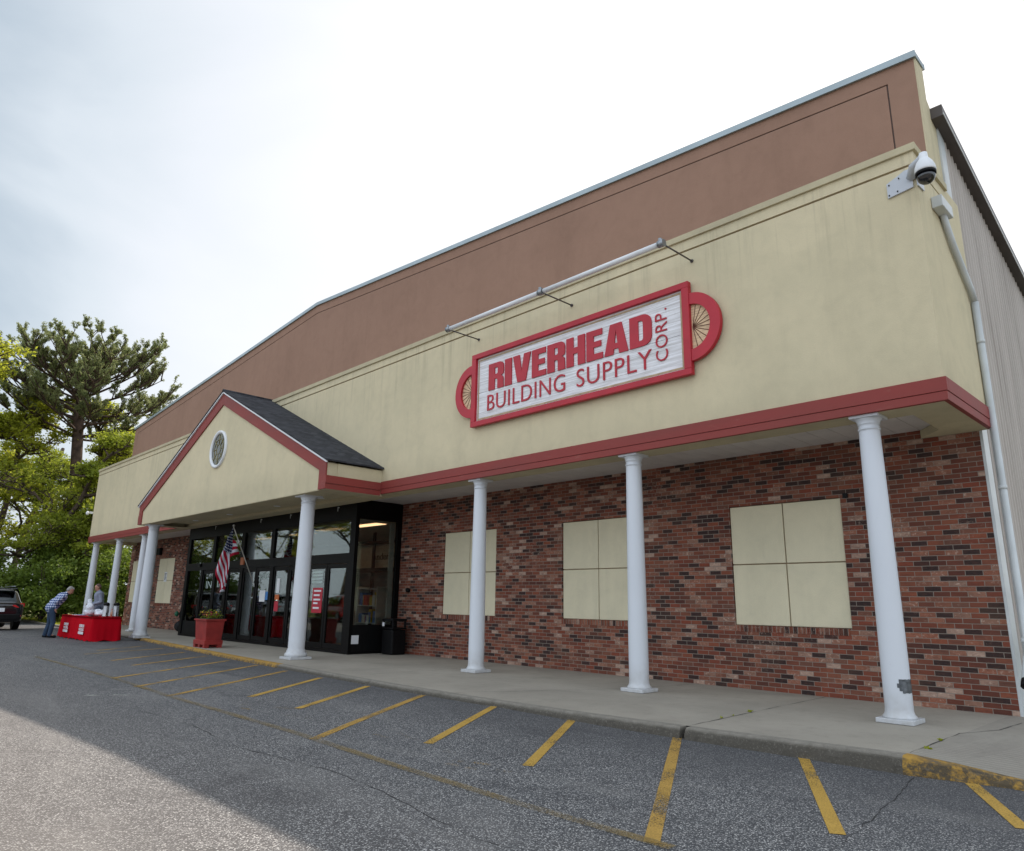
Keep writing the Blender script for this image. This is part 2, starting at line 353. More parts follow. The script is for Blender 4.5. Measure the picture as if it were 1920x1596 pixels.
# ------------------------------------------------------------------ mesh helpers
ORG = {}
def props(o, label=None, cat=None, group=None, kind=None):
    if label: o['label'] = label
    if cat: o['category'] = cat
    if group: o['group'] = group
    if kind: o['kind'] = kind
    return o
def thing(name, loc, label, cat, group=None, kind=None):
    o = bpy.data.objects.new(name, None); col.objects.link(o); o.location = loc; o.empty_display_size = 0.3
    ORG[o.name] = Vector(loc); return props(o, label, cat, group, kind)
class MB:
    def __init__(s): s.v = []; s.f = []; s.sm = []
    def add(s, vs, fs, smooth=False):
        b = len(s.v); s.v.extend([tuple(v) for v in vs])
        for f in fs: s.f.append(tuple(i+b for i in f)); s.sm.append(smooth)
        return s
    def box(s, x0, x1, y0, y1, z0, z1):
        vs = [(x, y, z) for z in (z0, z1) for x, y in ((x0, y0), (x1, y0), (x1, y1), (x0, y1))]
        return s.add(vs, [(3, 2, 1, 0), (4, 5, 6, 7), (0, 1, 5, 4), (1, 2, 6, 5), (2, 3, 7, 6), (3, 0, 4, 7)])
    def prism(s, pts, axis, a0, a1):
        """polygon pts (2D) extruded along axis from a0 to a1"""
        n = len(pts)
        def P(p, a):
            return (p[0], a, p[1]) if axis == 'y' else ((a, p[0], p[1]) if axis == 'x' else (p[0], p[1], a))
        vs = [P(p, a0) for p in pts] + [P(p, a1) for p in pts]
        return s.add(vs, [tuple(range(n)), tuple(range(2*n-1, n-1, -1))] + [(i, (i+1) % n, n+(i+1) % n, n+i) for i in range(n)])
    def tube(s, pts, rad, seg=10, cap=True, smooth=True):
        pts = [Vector(p) for p in pts]; n = len(pts)
        if isinstance(rad, (int, float)): rad = [rad]*n
        base = len(s.v); up = Vector((0, 0, 1))
        for i, p in enumerate(pts):
            d = (pts[min(i+1, n-1)] - pts[max(i-1, 0)]).normalized()
            a = up if abs(d.dot(up)) < 0.9 else Vector((1, 0, 0))
            x = d.cross(a).normalized(); y = d.cross(x).normalized()
            if i and x.dot(px) < 0: x = -x; y = -y
            px = x
            for k in range(seg):
                t = 2*math.pi*k/seg; s.v.append(tuple(p + (x*math.cos(t)+y*math.sin(t))*rad[i]))
        for i in range(n-1):
            for k in range(seg):
                a = base+i*seg+k; b = base+i*seg+(k+1) % seg
                s.f.append((a, b, b+seg, a+seg)); s.sm.append(smooth)
        if cap:
            s.f.append(tuple(base+k for k in range(seg))[::-1]); s.sm.append(False)
            s.f.append(tuple(base+(n-1)*seg+k for k in range(seg))); s.sm.append(False)
        return s
    def lathe(s, c, prof, seg=32, smooth=True):
        base = len(s.v); n = len(prof)
        for r_, z in prof:
            for k in range(seg):
                t = 2*math.pi*k/seg; s.v.append((c[0]+r_*math.cos(t), c[1]+r_*math.sin(t), c[2]+z))
        for i in range(n-1):
            for k in range(seg):
                a = base+i*seg+k; b = base+i*seg+(k+1) % seg
                s.f.append((a, b, b+seg, a+seg)); s.sm.append(smooth)
        s.f.append(tuple(base+k for k in range(seg))[::-1]); s.sm.append(False)
        s.f.append(tuple(base+(n-1)*seg+k for k in range(seg))); s.sm.append(False)
        return s
    def ball(s, c, r_, seg=12, rings=8):
        if isinstance(r_, (int, float)): r_ = (r_, r_, r_)
        base = len(s.v)
        for i in range(rings+1):
            ph = math.pi*i/rings
            for k in range(seg):
                t = 2*math.pi*k/seg
                s.v.append((c[0]+r_[0]*math.sin(ph)*math.cos(t), c[1]+r_[1]*math.sin(ph)*math.sin(t), c[2]-r_[2]*math.cos(ph)))
        for i in range(rings):
            for k in range(seg):
                a = base+i*seg+k; b = base+i*seg+(k+1) % seg
                s.f.append((a, b, b+seg, a+seg)); s.sm.append(True)
        return s
    def build(s, name, mat, parent=None, bevel=0.0, label=None):
        me = bpy.data.meshes.new(name)
        org = Vector((0, 0, 0))
        if parent is not None: org = ORG[parent.name]
        me.from_pydata([tuple(Vector(v)-org) for v in s.v], [], s.f)
        me.materials.append(mat)
        me.polygons.foreach_set('use_smooth', s.sm)
        me.validate(); me.update()
        o = bpy.data.objects.new(name, me); col.objects.link(o)
        ORG[o.name] = org
        if parent is not None: o.parent = parent
        if bevel:
            b = o.modifiers.new('bevel', 'BEVEL'); b.width = bevel; b.segments = 2; b.limit_method = 'ANGLE'; b.angle_limit = R(40)
        if label: o['label'] = label
        return o
def box(name, mat, parent, *a, bevel=0.0, label=None): return MB().box(*a).build(name, mat, parent, bevel, label)
def top(o, *a, **k): return props(o, *a, **k)

def dup(root, loc, rotz=0.0, scale=1.0, label=None, group=None):
    r_ = root.copy(); col.objects.link(r_); r_.location = loc; r_.rotation_euler = (0, 0, rotz); r_.scale = (scale,)*3
    ORG[r_.name] = Vector(loc)
    if label: r_['label'] = label
    if group: r_['group'] = group
    def rec(src, dst):
        for ch in list(src.children):
            if ch.name == dst.name: continue
            c = ch.copy(); col.objects.link(c); c.parent = dst; rec(ch, c)
    rec(root, r_)
    return r_

def text_mesh(mb, body, x0, x1, z0, z1, y0, y1, rot=False, offset=0.0, spacing=1.0):
    """letters fitted into a rectangle of the X-Z plane, from depth y0 (front) to y1"""
    cu = bpy.data.curves.new('t', 'FONT'); cu.body = body; cu.extrude = 0.5; cu.offset = offset; cu.resolution_u = 4; cu.space_character = spacing
    ob = bpy.data.objects.new('t', cu); col.objects.link(ob)
    bpy.context.view_layer.update()
    me = ob.to_mesh()
    v = np.array([p.co[:] for p in me.vertices]); fs = [tuple(p.vertices) for p in me.polygons]
    ob.to_mesh_clear(); bpy.data.objects.remove(ob); bpy.data.curves.remove(cu)
    if rot: v = np.stack([-v[:, 1], v[:, 0], v[:, 2]], 1)
    lo, hi = v.min(0), v.max(0); t = (v-lo)/np.maximum(hi-lo, 1e-9)
    out = np.stack([x0+t[:, 0]*(x1-x0), y1+(t[:, 2])*(y0-y1), z0+t[:, 1]*(z1-z0)], 1)
    mb.add(out.tolist(), fs); return mb

def curve_shape(mb, outer, holes, y0, y1, fx, fz):
    """2D shape with holes, extruded in Y"""
    cu = bpy.data.curves.new('c', 'CURVE'); cu.dimensions = '2D'; cu.fill_mode = 'BOTH'; cu.extrude = 0.5
    for poly in [outer]+holes:
        sp = cu.splines.new('POLY'); sp.points.add(len(poly)-1); sp.use_cyclic_u = True
        for i, p in enumerate(poly): sp.points[i].co = (p[0], p[1], 0, 1)
    ob = bpy.data.objects.new('c', cu); col.objects.link(ob); bpy.context.view_layer.update()
    me = ob.to_mesh(); v = [p.co[:] for p in me.vertices]; fs = [tuple(p.vertices) for p in me.polygons]
    ob.to_mesh_clear(); bpy.data.objects.remove(ob); bpy.data.curves.remove(cu)
    mb.add([(fx(a), y1+(c+0.5)*(y0-y1), fz(b)) for a, b, c in v], fs); return mb

# ------------------------------------------------------------------ ground
def zg(x): return max(-0.04, min(0.05, -0.04-0.018*x))
g = MB(); g.add([(-900, -900, -0.12), (900, -900, -0.12), (900, 900, -0.12), (-900, 900, -0.12)], [(0, 1, 2, 3)])
top(g.build('ground', SOIL), kind='structure')
a = MB(); xs = [-52, -5, -4, -3, -2, -1, 0, 90]; ys = [-70, 1.0]
vs = [(x, y, zg(x)) for x in xs for y in ys]
a.add(vs, [(2*i, 2*i+2, 2*i+3, 2*i+1) for i in range(len(xs)-1)])
top(a.build('parking_lot', ASPH), kind='structure')
# kerb line (top outer edge)
KL = [(-50, -0.2, .12), (-42, -0.4, .12), (-36, -0.62, .12), (-31.5, -0.72, .12), (-27, -0.88, .12), (-23.35, -1.04, .12), (-20, -1.32, .12), (-16.93, -1.60, .12), (-14, -1.84, .12), (-11.54, -1.99, .12), (-9.09, -2.15, .12),
      (-7.4, -2.24, .12), (-5.7, -2.27, .12), (-3.74, -2.20, .12), (-2.26, -2.07, .12), (-1.14, -1.93, .12), (-0.25, -1.82, .12), (0.1, -1.73, .08), (0.45, -1.66, .03), (0.8, -1.64, -0.01), (1.6, -1.62, -0.03), (9, -1.6, -0.03)]
def kint(x, j):
    for p, q in zip(KL, KL[1:]):
        if p[0] <= x <= q[0]:
            t = (x-p[0])/(q[0]-p[0]); return p[j]+t*(q[j]-p[j])
    return KL[-1][j]
sx = [x for x in np.arange(-34.9, -0.25, 0.5)] + [-0.25]
s = MB(); vs = []
for x in sx: vs += [(x, kint(x, 1)+0.13, .12), (x, 2.2, .12)]
s.add(vs, [(2*i, 2*i+2, 2*i+3, 2*i+1) for i in range(len(sx)-1)])
top(s.build('sidewalk', WALK), kind='structure')
# flared ramp at the corner
rx = [-0.25, 0.1, 0.45, 0.8, 1.6, 9]
s = MB(); vs = []
for x in rx: vs += [(x, kint(x, 1)+0.13, kint(x, 2)), (x, 0.4, min(.12, kint(x, 2)+0.09)), (x, 2.6, .12)]
s.add(vs, [f for i in range(len(rx)-1) for f in ((3*i, 3*i+3, 3*i+4, 3*i+1), (3*i+1, 3*i+4, 3*i+5, 3*i+2))])
top(s.build('ramp', RAMP), kind='structure')
# kerb body, eroded
from mathutils import noise as mn
def kerb(x0, x1, name):
    k = MB(); vs = []; n = 0
    x = x0
    while x <= x1+1e-6:
        y = kint(x, 1); z = kint(x, 2); zb = zg(x)-0.02; h = max(z-zb, 0.012)
        e1 = 0.016*mn.noise(Vector((x*2.3, 0, 0)))+0.012*mn.noise(Vector((x*9, 3, 0)))
        e2 = 0.012*mn.noise(Vector((x*13, 7, 0)))+0.010*mn.noise(Vector((x*31, 5, 0)))
        chip = max(0, mn.noise(Vector((x*3.1, 11, 0)))-0.12)*0.16 + max(0, mn.noise(Vector((x*11.0, 2, 5)))-0.1)*0.06
        vs += [(x, y-0.02+e1*.5, zb), (x, y-0.012+e1+e2, zb+h*0.5), (x, y+e1*0.6+e2*.5+chip*.4, z-0.018-chip*0.4), (x, y+0.018+chip+e2*.6, z+0.002-chip*.12), (x, y+0.132, z+0.002), (x, y+0.132, zb)]
        n += 1; x += 0.045
    k.add(vs, [(6*i+j, 6*i+6+j, 6*i+7+j, 6*i+1+j) for i in range(n-1) for j in range(5)])
    k.f += [tuple(range(6))[::-1], tuple(6*(n-1)+j for j in range(6))]; k.sm += [False, False]
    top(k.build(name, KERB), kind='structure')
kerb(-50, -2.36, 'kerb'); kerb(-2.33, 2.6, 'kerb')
# lawn and forest floor behind the kerb at the left
l = MB(); vs = []
lx = list(np.arange(-110, -35.0, 2.5))+[-34.95]
for x in lx: vs += [(x, (kint(x, 1) if x > -50 else -40)+0.13, .10+.03*math.sin(x)), (x, 40, .3)]
l.add(vs, [(2*i, 2*i+2, 2*i+3, 2*i+1) for i in range(len(lx)-1)])
top(l.build('lawn', GRASS), kind='structure')
# lawn blades (stuff)
N = 9000
bx = rng.uniform(-49, -35.2, N); by = np.array([kint(float(x), 1) for x in bx])+0.15+rng.uniform(0, 4.5, N)
hh = rng.uniform(.03, .09, N); an = rng.uniform(0, 6.28, N); wv_ = 0.012
V = np.zeros((N, 3, 3)); V[:, 0] = np.stack([bx-wv_*np.cos(an), by-wv_*np.sin(an), np.full(N, .1)], 1); V[:, 1] = np.stack([bx+wv_*np.cos(an), by+wv_*np.sin(an), np.full(N, .1)], 1)
V[:, 2] = np.stack([bx+rng.normal(0, .02, N), by+rng.normal(0, .02, N), .12+hh], 1)
gb = MB(); gb.add(V.reshape(-1, 3).tolist(), [(3*i, 3*i+1, 3*i+2) for i in range(N)])
top(gb.build('grass', LEAFA), 'short patchy grass behind the kerb by the dark car', 'grass', kind='stuff')

def strip(mb, pts, wd, z=0.004, jit=0.0, zf=zg):
    P = []
    for (x0, y0), (x1, y1) in zip(pts, pts[1:]):
        n = max(1, int(math.hypot(x1-x0, y1-y0)/0.12)) if jit else max(1, int(abs(x1-x0)/0.5)+1)
        for i in range(n): P.append((x0+(x1-x0)*i/n, y0+(y1-y0)*i/n))
    P.append(pts[-1])
    if jit: P = [(x+random.gauss(0, jit), y+random.gauss(0, jit)) for x, y in P]
    vs = []
    for i, (x, y) in enumerate(P):
        p0 = P[max(i-1, 0)]; p1 = P[min(i+1, len(P)-1)]; d = Vector((p1[0]-p0[0], p1[1]-p0[1])).normalized(); n_ = Vector((-d.y, d.x))
        ww = wd/2*(1 if not jit else random.uniform(0.15, 1.3))
        for q in (1, -1):
            X = x+n_.x*ww*q; Y = y+n_.y*ww*q; vs.append((X, Y, zf(X)+z))
    mb.add(vs, [(2*i, 2*i+1, 2*i+3, 2*i+2) for i in range(len(P)-1)])
LINES = [(0.2, -1.68, 0.83, -2.93), (-1.17, -1.84, 0.04, -4.01), (-2.52, -1.92, -0.64, -5.09), (-3.87, -2.1, -2.49, -4.29), (-5.14, -2.21, -3.74, -4.41), (-6.63, -2.25, -4.55, -5.2), (-8.07, -2.25, -6.48, -4.34), (-9.63, -2.2, -7.88, -4.32), (-11.11, -2.1, -8.6, -5.17), (-12.55, -2.0, -10.0, -5.15), (-13.97, -1.97, -11.47, -5.06), (-15.47, -1.88, -13.77, -4.05), (-16.95, -1.84, -15.18, -4.05), (-18.6, -1.78, -17.39, -4.01), (-19.95, -1.77, -18.57, -3.42)]
for i, (x0, y0, x1, y1) in enumerate(LINES):
    p = MB(); d = Vector((x1-x0, y1-y0)).normalized()
    strip(p, [(x0+d.x*0.06, y0+d.y*0.06), (x1, y1)], 0.10, 0.0045)
    top(p.build('parking_line', YL1 if i in (0, 1, 3, 4, 6, 7) else YL2), kind='structure')
p = MB(); strip(p, [(-17.1, -5.05), (-11.47, -5.05), (-8.59, -5.16), (-4.54, -5.19), (-3.15, -5.19), (-1.78, -5.16), (-0.5, -5.08)], 0.10, 0.0085)
top(p.build('lane_line', YL3), kind='structure')
p = MB()
for (x, y, a_, L_) in ((-3.15, -5.19, 0.0, .13), (-0.64, -5.1, 0.0, .13), (-3.35, -4.52, .25, .16), (-3.2, -4.62, .2, .2), (-3.05, -4.70, .25, .14), (-2.85, -4.60, .3, .2), (-2.75, -4.78, .3, .12), (-2.95, -4.82, .3, .13), (-2.55, -4.62, .2, .16), (-4.1, -4.42, .1, .3), (-4.4, -4.6, .1, .22), (-4.3, -4.35, -.3, .2), (-7.2, -4.75, .3, .35), (-6.7, -4.55, .4, .3), (-6.2, -4.8, .3, .25), (-5.9, -4.7, .3, .3), (-6.9, -4.9, .2, .2), (-7.6, -4.6, .1, .25)):
    strip(p, [(x, y), (x+L_*math.cos(a_), y+L_*math.sin(a_))], 0.055, 0.0125)
top(p.build('faded_stencil_marks', YL4), kind='structure')
p = MB(); strip(p, [(-9.35, -6.0), (-9.22, -5.88)], .09, 0.005); strip(p, [(-9.18, -5.7), (-9.0, -5.55)], .09, 0.005)
top(p.build('white_paint_marks', WL), kind='structure')
p = MB()
for L_ in ([(-17.4, -5.65), (-16.3, -5.58), (-14.4, -5.45)], [(-7.5, -5.9), (-6.28, -5.80), (-5.47, -5.85), (-4.68, -5.93), (-3.9, -5.8), (-3.44, -5.71), (-2.85, -5.72), (-2.34, -5.76), (-1.91, -5.83), (-1.2, -5.87)], [(0.32, -5.6), (0.15, -4.36), (-0.02, -2.79), (-0.16, -1.9)]):
    strip(p, L_, 0.007, 0.0035, 0.012)
top(p.build('asphalt_cracks', CRACK), kind='structure')
p = MB(); zc = lambda x: .12
for L_, wd in (([(-6.1, -2.1), (-4.9, 0.3), (-4.6, 1.9)], .012), ([(-2.36, -1.95), (-2.45, 0.2), (-2.5, 1.9)], .012), ([(-12.9, -1.85), (-12.9, 1.9)], .01), ([(-9.0, -2.0), (-9.0, 1.9)], .01), ([(-17.0, -1.45), (-17.0, .5)], .01), ([(-0.26, -1.65), (-0.27, -0.1), (-0.05, .5), (0.0, 1.3)], .012)):
    strip(p, L_, wd, 0.004, 0.004, zc)
top(p.build('sidewalk_joints', JOINT), kind='structure')
def weed(x, y, z, n, sz, lab):
    m = MB()
    for _ in range(n):
        a_ = random.uniform(0, 6.28); L_ = random.uniform(.4, 1)*sz; wd = sz*0.22
        ex, ey, ez = x+math.cos(a_)*L_, y+math.sin(a_)*L_, z+L_*random.uniform(.2, .8)
        px_, py_ = -math.sin(a_)*wd, math.cos(a_)*wd
        m.add([(x, y, z), ((x+ex)/2+px_, (y+ey)/2+py_, (z+ez)/2+.01), (ex, ey, ez), ((x+ex)/2-px_, (y+ey)/2-py_, (z+ez)/2+.01)], [(0, 1, 2, 3)])
    top(m.build('weed', LEAFA), lab, 'weed', 'weeds in the pavement joints')
weed(-2.44, -0.45, .12, 9, .05, 'small weed in the pavement joint nearest the wall between second and right columns')
weed(-2.42, -0.9, .12, 7, .035, 'tiny weed in the middle of the pavement joint')
weed(-2.40, -1.2, .12, 8, .04, 'small weed in the pavement joint nearest the kerb')
weed(-0.27, -0.75, .12, 10, .045, 'small weed in the crack by the grooved ramp')
weed(-0.22, -1.3, .11, 12, .05, 'small weed in the crack where the yellow kerb drops')

# ------------------------------------------------------------------ store building
BL = thing('store_building', (-17.5, 1.0, 0.0), 'long cream and brown stucco store with brick front wall, white columns and gabled entrance', 'building')
SOF, RT, CT = 3.72, 4.0, 7.09
X0 = -34.8
# brick wall with openings
def brickwall():
    m = MB(); yb = 1.93; x0, x1, z0, z1 = -35.0, -0.14, 0.06, 3.95
    holes = [(-3.894, -2.05, 1.09, 3.0), (-7.664, -5.82, 1.09, 3.0), (-11.483, -9.645, 1.09, 3.0), (-31.1, -29.25, 1.14, 3.0), (-34.6, -32.8, 1.14, 3.0), (-24.15, -13.27, 0.06, 3.9)]
    xs = sorted({x0, x1, *[h[0] for h in holes], *[h[1] for h in holes]}); zs = sorted({z0, z1, *[h[2] for h in holes], *[h[3] for h in holes]})
    for xa, xb in zip(xs, xs[1:]):
        for za, zb in zip(zs, zs[1:]):
            cx, cz = (xa+xb)/2, (za+zb)/2
            if any(h[0] < cx < h[1] and h[2] < cz < h[3] for h in holes): continue
            m.add([(xa, yb, za), (xb, yb, za), (xb, yb, zb), (xa, yb, zb)], [(0, 1, 2, 3)])
    for h in holes[:5]:
        a_, b_, c, d = h; y2 = yb+.12
        m.add([(a_, yb, c), (a_, y2, c), (a_, y2, d), (a_, yb, d)], [(0, 1, 2, 3)])
        m.add([(b_, yb, c), (b_, y2, c), (b_, y2, d), (b_, yb, d)], [(3, 2, 1, 0)])
        m.add([(a_, yb, d), (b_, yb, d), (b_, y2, d), (a_, y2, d)], [(3, 2, 1, 0)])
        m.add([(a_, yb, c), (b_, yb, c), (b_, y2, c), (a_, y2, c)], [(0, 1, 2, 3)])
    m.add([(x1, yb, z0), (x1, yb+.3, z0), (x1, yb+.3, z1), (x1, yb, z1)], [(0, 1, 2, 3)])
    m.add([(x0, yb, z0), (x0, yb+.3, z0), (x0, yb+.3, z1), (x0, yb, z1)], [(3, 2, 1, 0)])
    return m, holes
m, holes = brickwall(); BW = m.build('brick_wall', BRICK, BL)
for i, (a_, b_, c, d) in enumerate(holes[:5]):
    bk = box('boarded_window', GROOVE, BL, a_, b_, 1.985, 2.04, c, d)
    mxx = (a_+b_)/2; mz = (c+d)/2; gp = .009
    for (xa, xb) in ((a_+.008, mxx-gp), (mxx+gp, b_-.008)):
        for (za, zb) in ((c+.004, mz-gp), (mz+gp, d-.012)):
            box('panel', CREAMP, bk, xa, xb, 1.95, 1.986, za, zb, bevel=.006)
    rl = MB(); n = int((b_-a_+.05)/.068); x = a_-.02
    sill = MB()
    for k in range(int((b_-a_+.04)/.068)): 
        xx = a_-.02+k*.068; sill.box(xx+.004, xx+.064, 1.922, 1.95, c-.10, c-.004)
    sill.build('brick_sill', BRICKV, BL)
    if i == 3:
        nt_ = box('notice', WHITEP, bk, -30.3, -30.0, 1.938, 1.948, 2.02, 2.42)
        tx = MB()
        for k in range(6): tx.box(-30.26, -30.04-.03*(k % 3), 1.934, 1.937, 2.34-k*.05, 2.36-k*.05)
        # a printed sheet: header words above a symbol
        tx.build('print', BLACKP, bk)

# canopy
CAN = MB().box(X0, 0, 0, 1.3, RT, 6.795).box(X0, -0.0, 0.0, 1.93, 3.98, 4.0).build('canopy_fascia', CREAM, BL)
MB().box(X0+.02, -.022, .022, 1.28, 6.795, 6.825).build('fascia_groove', GROOVE, CAN)
MB().box(X0, 0, -.004, 1.3, 6.825, 6.99).build('fascia_top_band', CREAM, CAN)
MB().box(X0-.03, .035, -.04, 1.3, 6.99, 7.09).build('fascia_cap', CAPCREAM, CAN, bevel=.006)
MB().box(X0, 0, 1.3, 1.93, RT, 7.04).build('canopy_return', CREAM, CAN)
def redband(side):
    m = MB()
    for (z0, z1, p) in ((SOF+.0, SOF+.107, .027), (SOF+.112, RT, .034)):
        if side: m.box(-11.43, p, -p, .03, z0, z1).box(-.03, p, .031, 1.9, z0, z1)
        else: m.box(X0-p, -23.454, -p, .03, z0, z1).box(X0-p, X0+.03, .031, 1.9, z0, z1)
    if side: m.box(-11.43, 0, -.012, .02, SOF+.105, SOF+.113)
    else: m.box(X0, -23.454, -.012, .02, SOF+.105, SOF+.113)
    return m.build('red_trim_band', RED, BL, bevel=.004)
redband(0); redband(1)
# soffit: cream beams, white vinyl infill
sb = MB().box(X0, 0, .03, .46, SOF+.003, SOF+.12).box(-.50, 0, .46, 1.925, SOF+.004, SOF+.12).box(X0, X0+.4, .46, 1.925, SOF+.004, SOF+.12)
sb.add([(-.5, 1.50, SOF+.004), (-.5, 1.925, SOF+.004), (-.85, 1.925, SOF+.004), (-.5, 1.5, SOF+.12), (-.5, 1.925, SOF+.12), (-.85, 1.925, SOF+.12)], [(0, 1, 2), (5, 4, 3), (0, 2, 5, 3), (2, 1, 4, 5), (0, 3, 4, 1)])
sb.build('soffit_beam', CAPCREAM, BL)
sf = MB(); x = X0+.4
while x < -.5:
    x2 = min(x+.305, -.5)
    sf.box(x+.004, x2-.004, .46, 1.93, 3.845, 3.86); x = x2
sf.box(X0+.4, -.5, .46, 1.93, 3.866, 3.90)
SOFF = plain('white_vinyl_soffit', (0.60, 0.58, 0.56), 0.5, var=.08)
sf.build('soffit', SOFF, BL)

# brown gable parapet
PX0, PX1, PY = -34.88, -.15, 1.3; APX = -17.65; ZE, ZA = 9.27, 10.60
def ptop(x, off=0.0):
    return (ZE+(ZA-ZE)*(x-PX0)/(APX-PX0) if x < APX else ZA+(ZE-ZA)*(x-APX)/(PX1-APX))-off
body = MB().prism([(PX0, 6.9), (PX1, 6.9), (PX1, ZE), (APX, ZA), (PX0, ZE)], 'y', PY+.02, 1.62)
PAR = body.build('parapet_wall', BROWN, BL)
inn = MB().prism([(PX0+.40, 7.0), (PX1-.40, 7.0), (PX1-.40, ptop(PX1-.40, .285)), (APX, ZA-.285), (PX0+.40, ptop(PX0+.4, .285))], 'y', PY, PY+.0202)
inn.build('parapet_field', BROWN, PAR)
brd = MB()
brd.prism([(PX0, ptop(PX0)), (PX0, ptop(PX0, .262)), (APX, ZA-.262), (PX1, ptop(PX1, .262)), (PX1, ptop(PX1)), (APX, ZA)], 'y', PY-.001, PY+.0203)
brd.prism([(PX1-.377, 7.0), (PX1, 7.0), (PX1, ptop(PX1, .262)), (PX1-.377, ptop(PX1-.377, .262))], 'y', PY-.001, PY+.0203); brd.prism([(PX0, 7.0), (PX0+.377, 7.0), (PX0+.377, ptop(PX0+.377, .262)), (PX0, ptop(PX0, .262))], 'y', PY-.001, PY+.0203)
brd.build('parapet_border', BROWN, PAR)
gr = MB()
gr.prism([(PX0+.38, ptop(PX0+.38, .262)), (PX0+.38, ptop(PX0+.38, .285)), (APX, ZA-.285), (PX1-.38, ptop(PX1-.38, .285)), (PX1-.38, ptop(PX1-.38, .262)), (APX, ZA-.262)], 'y', PY+.013, PY+.019)
gr.box(PX1-.40, PX1-.377, PY+.013, PY+.019, 7.0, ptop(PX1-.4, .27))
gr.build('parapet_groove', plain('brown_groove_shadow', (.085, .050, .038)), PAR)
cp = MB().prism([(PX0-.05, ZE-.01), (APX, ZA-.01), (PX1+.04, ZE-.01), (PX1+.04, ZE+.085), (APX, ZA+.085), (PX0-.05, ZE+.085)], 'y', PY-.05, 1.67)
cp.build('parapet_coping', SILVER, BL, bevel=.006)
MB().prism([(PY, 7.04), (1.93, 7.04), (1.93, 8.52), (1.62, 8.72), (1.62, ZE-.012), (PY, ZE-.012)], 'x', PX1+.001, PX1+.022).build('parapet_end_wall', CREAM, BL)
MB().box(PX0+.02, PX1-.001, 1.621, 1.93, 6.9, 8.5).build('parapet_backing', BROWN, BL)
# metal building body behind
def zr(y): return 8.62-.262*(y-1.6)
mw = MB(); y = 2.18; k = 0; prof = [(0, 0), (.045, 0), (.062, .03), (.098, .03), (.115, 0), (.16, 0)]
pts = []
while y < 27:
    for dy, dx in prof[:-1]: pts.append((y+dy, dx))
    y += .16
pts.append((y, 0))
vs = []
for (yy, dx) in pts: vs += [(-.13+dx, yy, .0), (-.13+dx, yy, zr(yy)-.02)]
mw.add(vs, [(2*i, 2*i+2, 2*i+3, 2*i+1) for i in range(len(pts)-1)])
mw.build('metal_side_wall', SIDING, BL)
MB().box(-.22, -.105, 1.935, 2.2, .06, 8.55).build('corner_trim', PIPE, BL)
MB().prism([(1.94, 8.3), (27, zr(27)-.06), (27, .0), (27.2, 0), (27.2, zr(27)), (1.94, 8.53)], 'x', -34.9, -.30).build('building_body', SIDING, BL)
rk = MB().prism([(1.72, zr(1.72)+.03), (27.3, zr(27.3)+.03), (27.3, zr(27.3)-.15), (1.72, zr(1.72)-.15)], 'x', -.2, .03)
rk.build('roof_rake', DKBROWN, BL)
MB().prism([(1.72, zr(1.72)-.115), (27.3, zr(27.3)-.115), (27.3, zr(27.3)-.145), (1.72, zr(1.72)-.145)], 'x', .031, .040).build('rake_reflect_line', PIPE, BL)  # pale strip standing in for the line of reflected light along the rake
# downspout
ds = MB().tube([(.05, .80, 6.42), (.05, 1.10, 6.10), (.05, 1.72, 5.66), (.05, 1.84, 5.50)], .042, 8)
ds.tube([(.05, 1.84, 5.50), (.05, 1.84, .92), (.05, 1.78, .82), (.06, 1.50, .58)], .047, 8)
for z in (1.0, 2.9, 4.9): ds.tube([(.05, 1.84, z), (.05, 1.84, z+.05)], .053, 8)
DS = ds.build('downspout', PIPE, BL)
MB().box(.002, .13, .52, .98, 6.40, 6.56).build('scupper_box', PIPE, BL, bevel=.01)
MB().tube([(.06, 1.50, .585), (.062, 1.42, .515)], .05, 8).build('black_outlet', BLACKP, BL)

# columns
def column(x, y, z1, rb, rt, pl, ab, kind):
    c = box('column', WHITE, BL, x-pl/2, x+pl/2, y-pl/2, y+pl/2, .123, .123+.05, bevel=.006)
    z0 = .173; m = MB(); H = z1-z0
    if kind == 'porch':
        pr_ = [(rb*1.30, 0), (rb*1.36, .02), (rb*1.36, .055), (rb*1.28, .075), (rb*1.15, .09), (rb*1.13, .12), (rb*1.02, .16)]
    else:
        pr_ = [(rb*1.26, 0), (rb*1.20, .02), (rb*1.08, .04), (rb*1.02, .065), (rb, .10)]
    zs_ = pr_[-1][1]
    for t in np.linspace(0, 1, 14):
        z = zs_+.02+(H-.20-zs_-.02)*t; rad = rb+(rt-rb)*(max(0, t-.15)/.85)**1.15; pr_.append((rad, z))
    zt = H-.18
    pr_ += [(rt*1.0, zt-.002), (rt*1.09, zt+.002), (rt*1.09, zt+.016), (rt, zt+.02), (rt, zt+.068), (rt*1.07, zt+.072), (rt*1.07, zt+.084), (rt*1.05, zt+.09), (rt*1.16, zt+.118), (rt*1.27, zt+.138), (rt*1.28, zt+.145)]
    m.lathe((x, y, z0), pr_, 40); m.build('shaft', WHITE, c)
    box('capital', WHITE, c, x-ab/2, x+ab/2, y-ab/2, y+ab/2, z1-.036, z1-.001, bevel=.004)
    return c
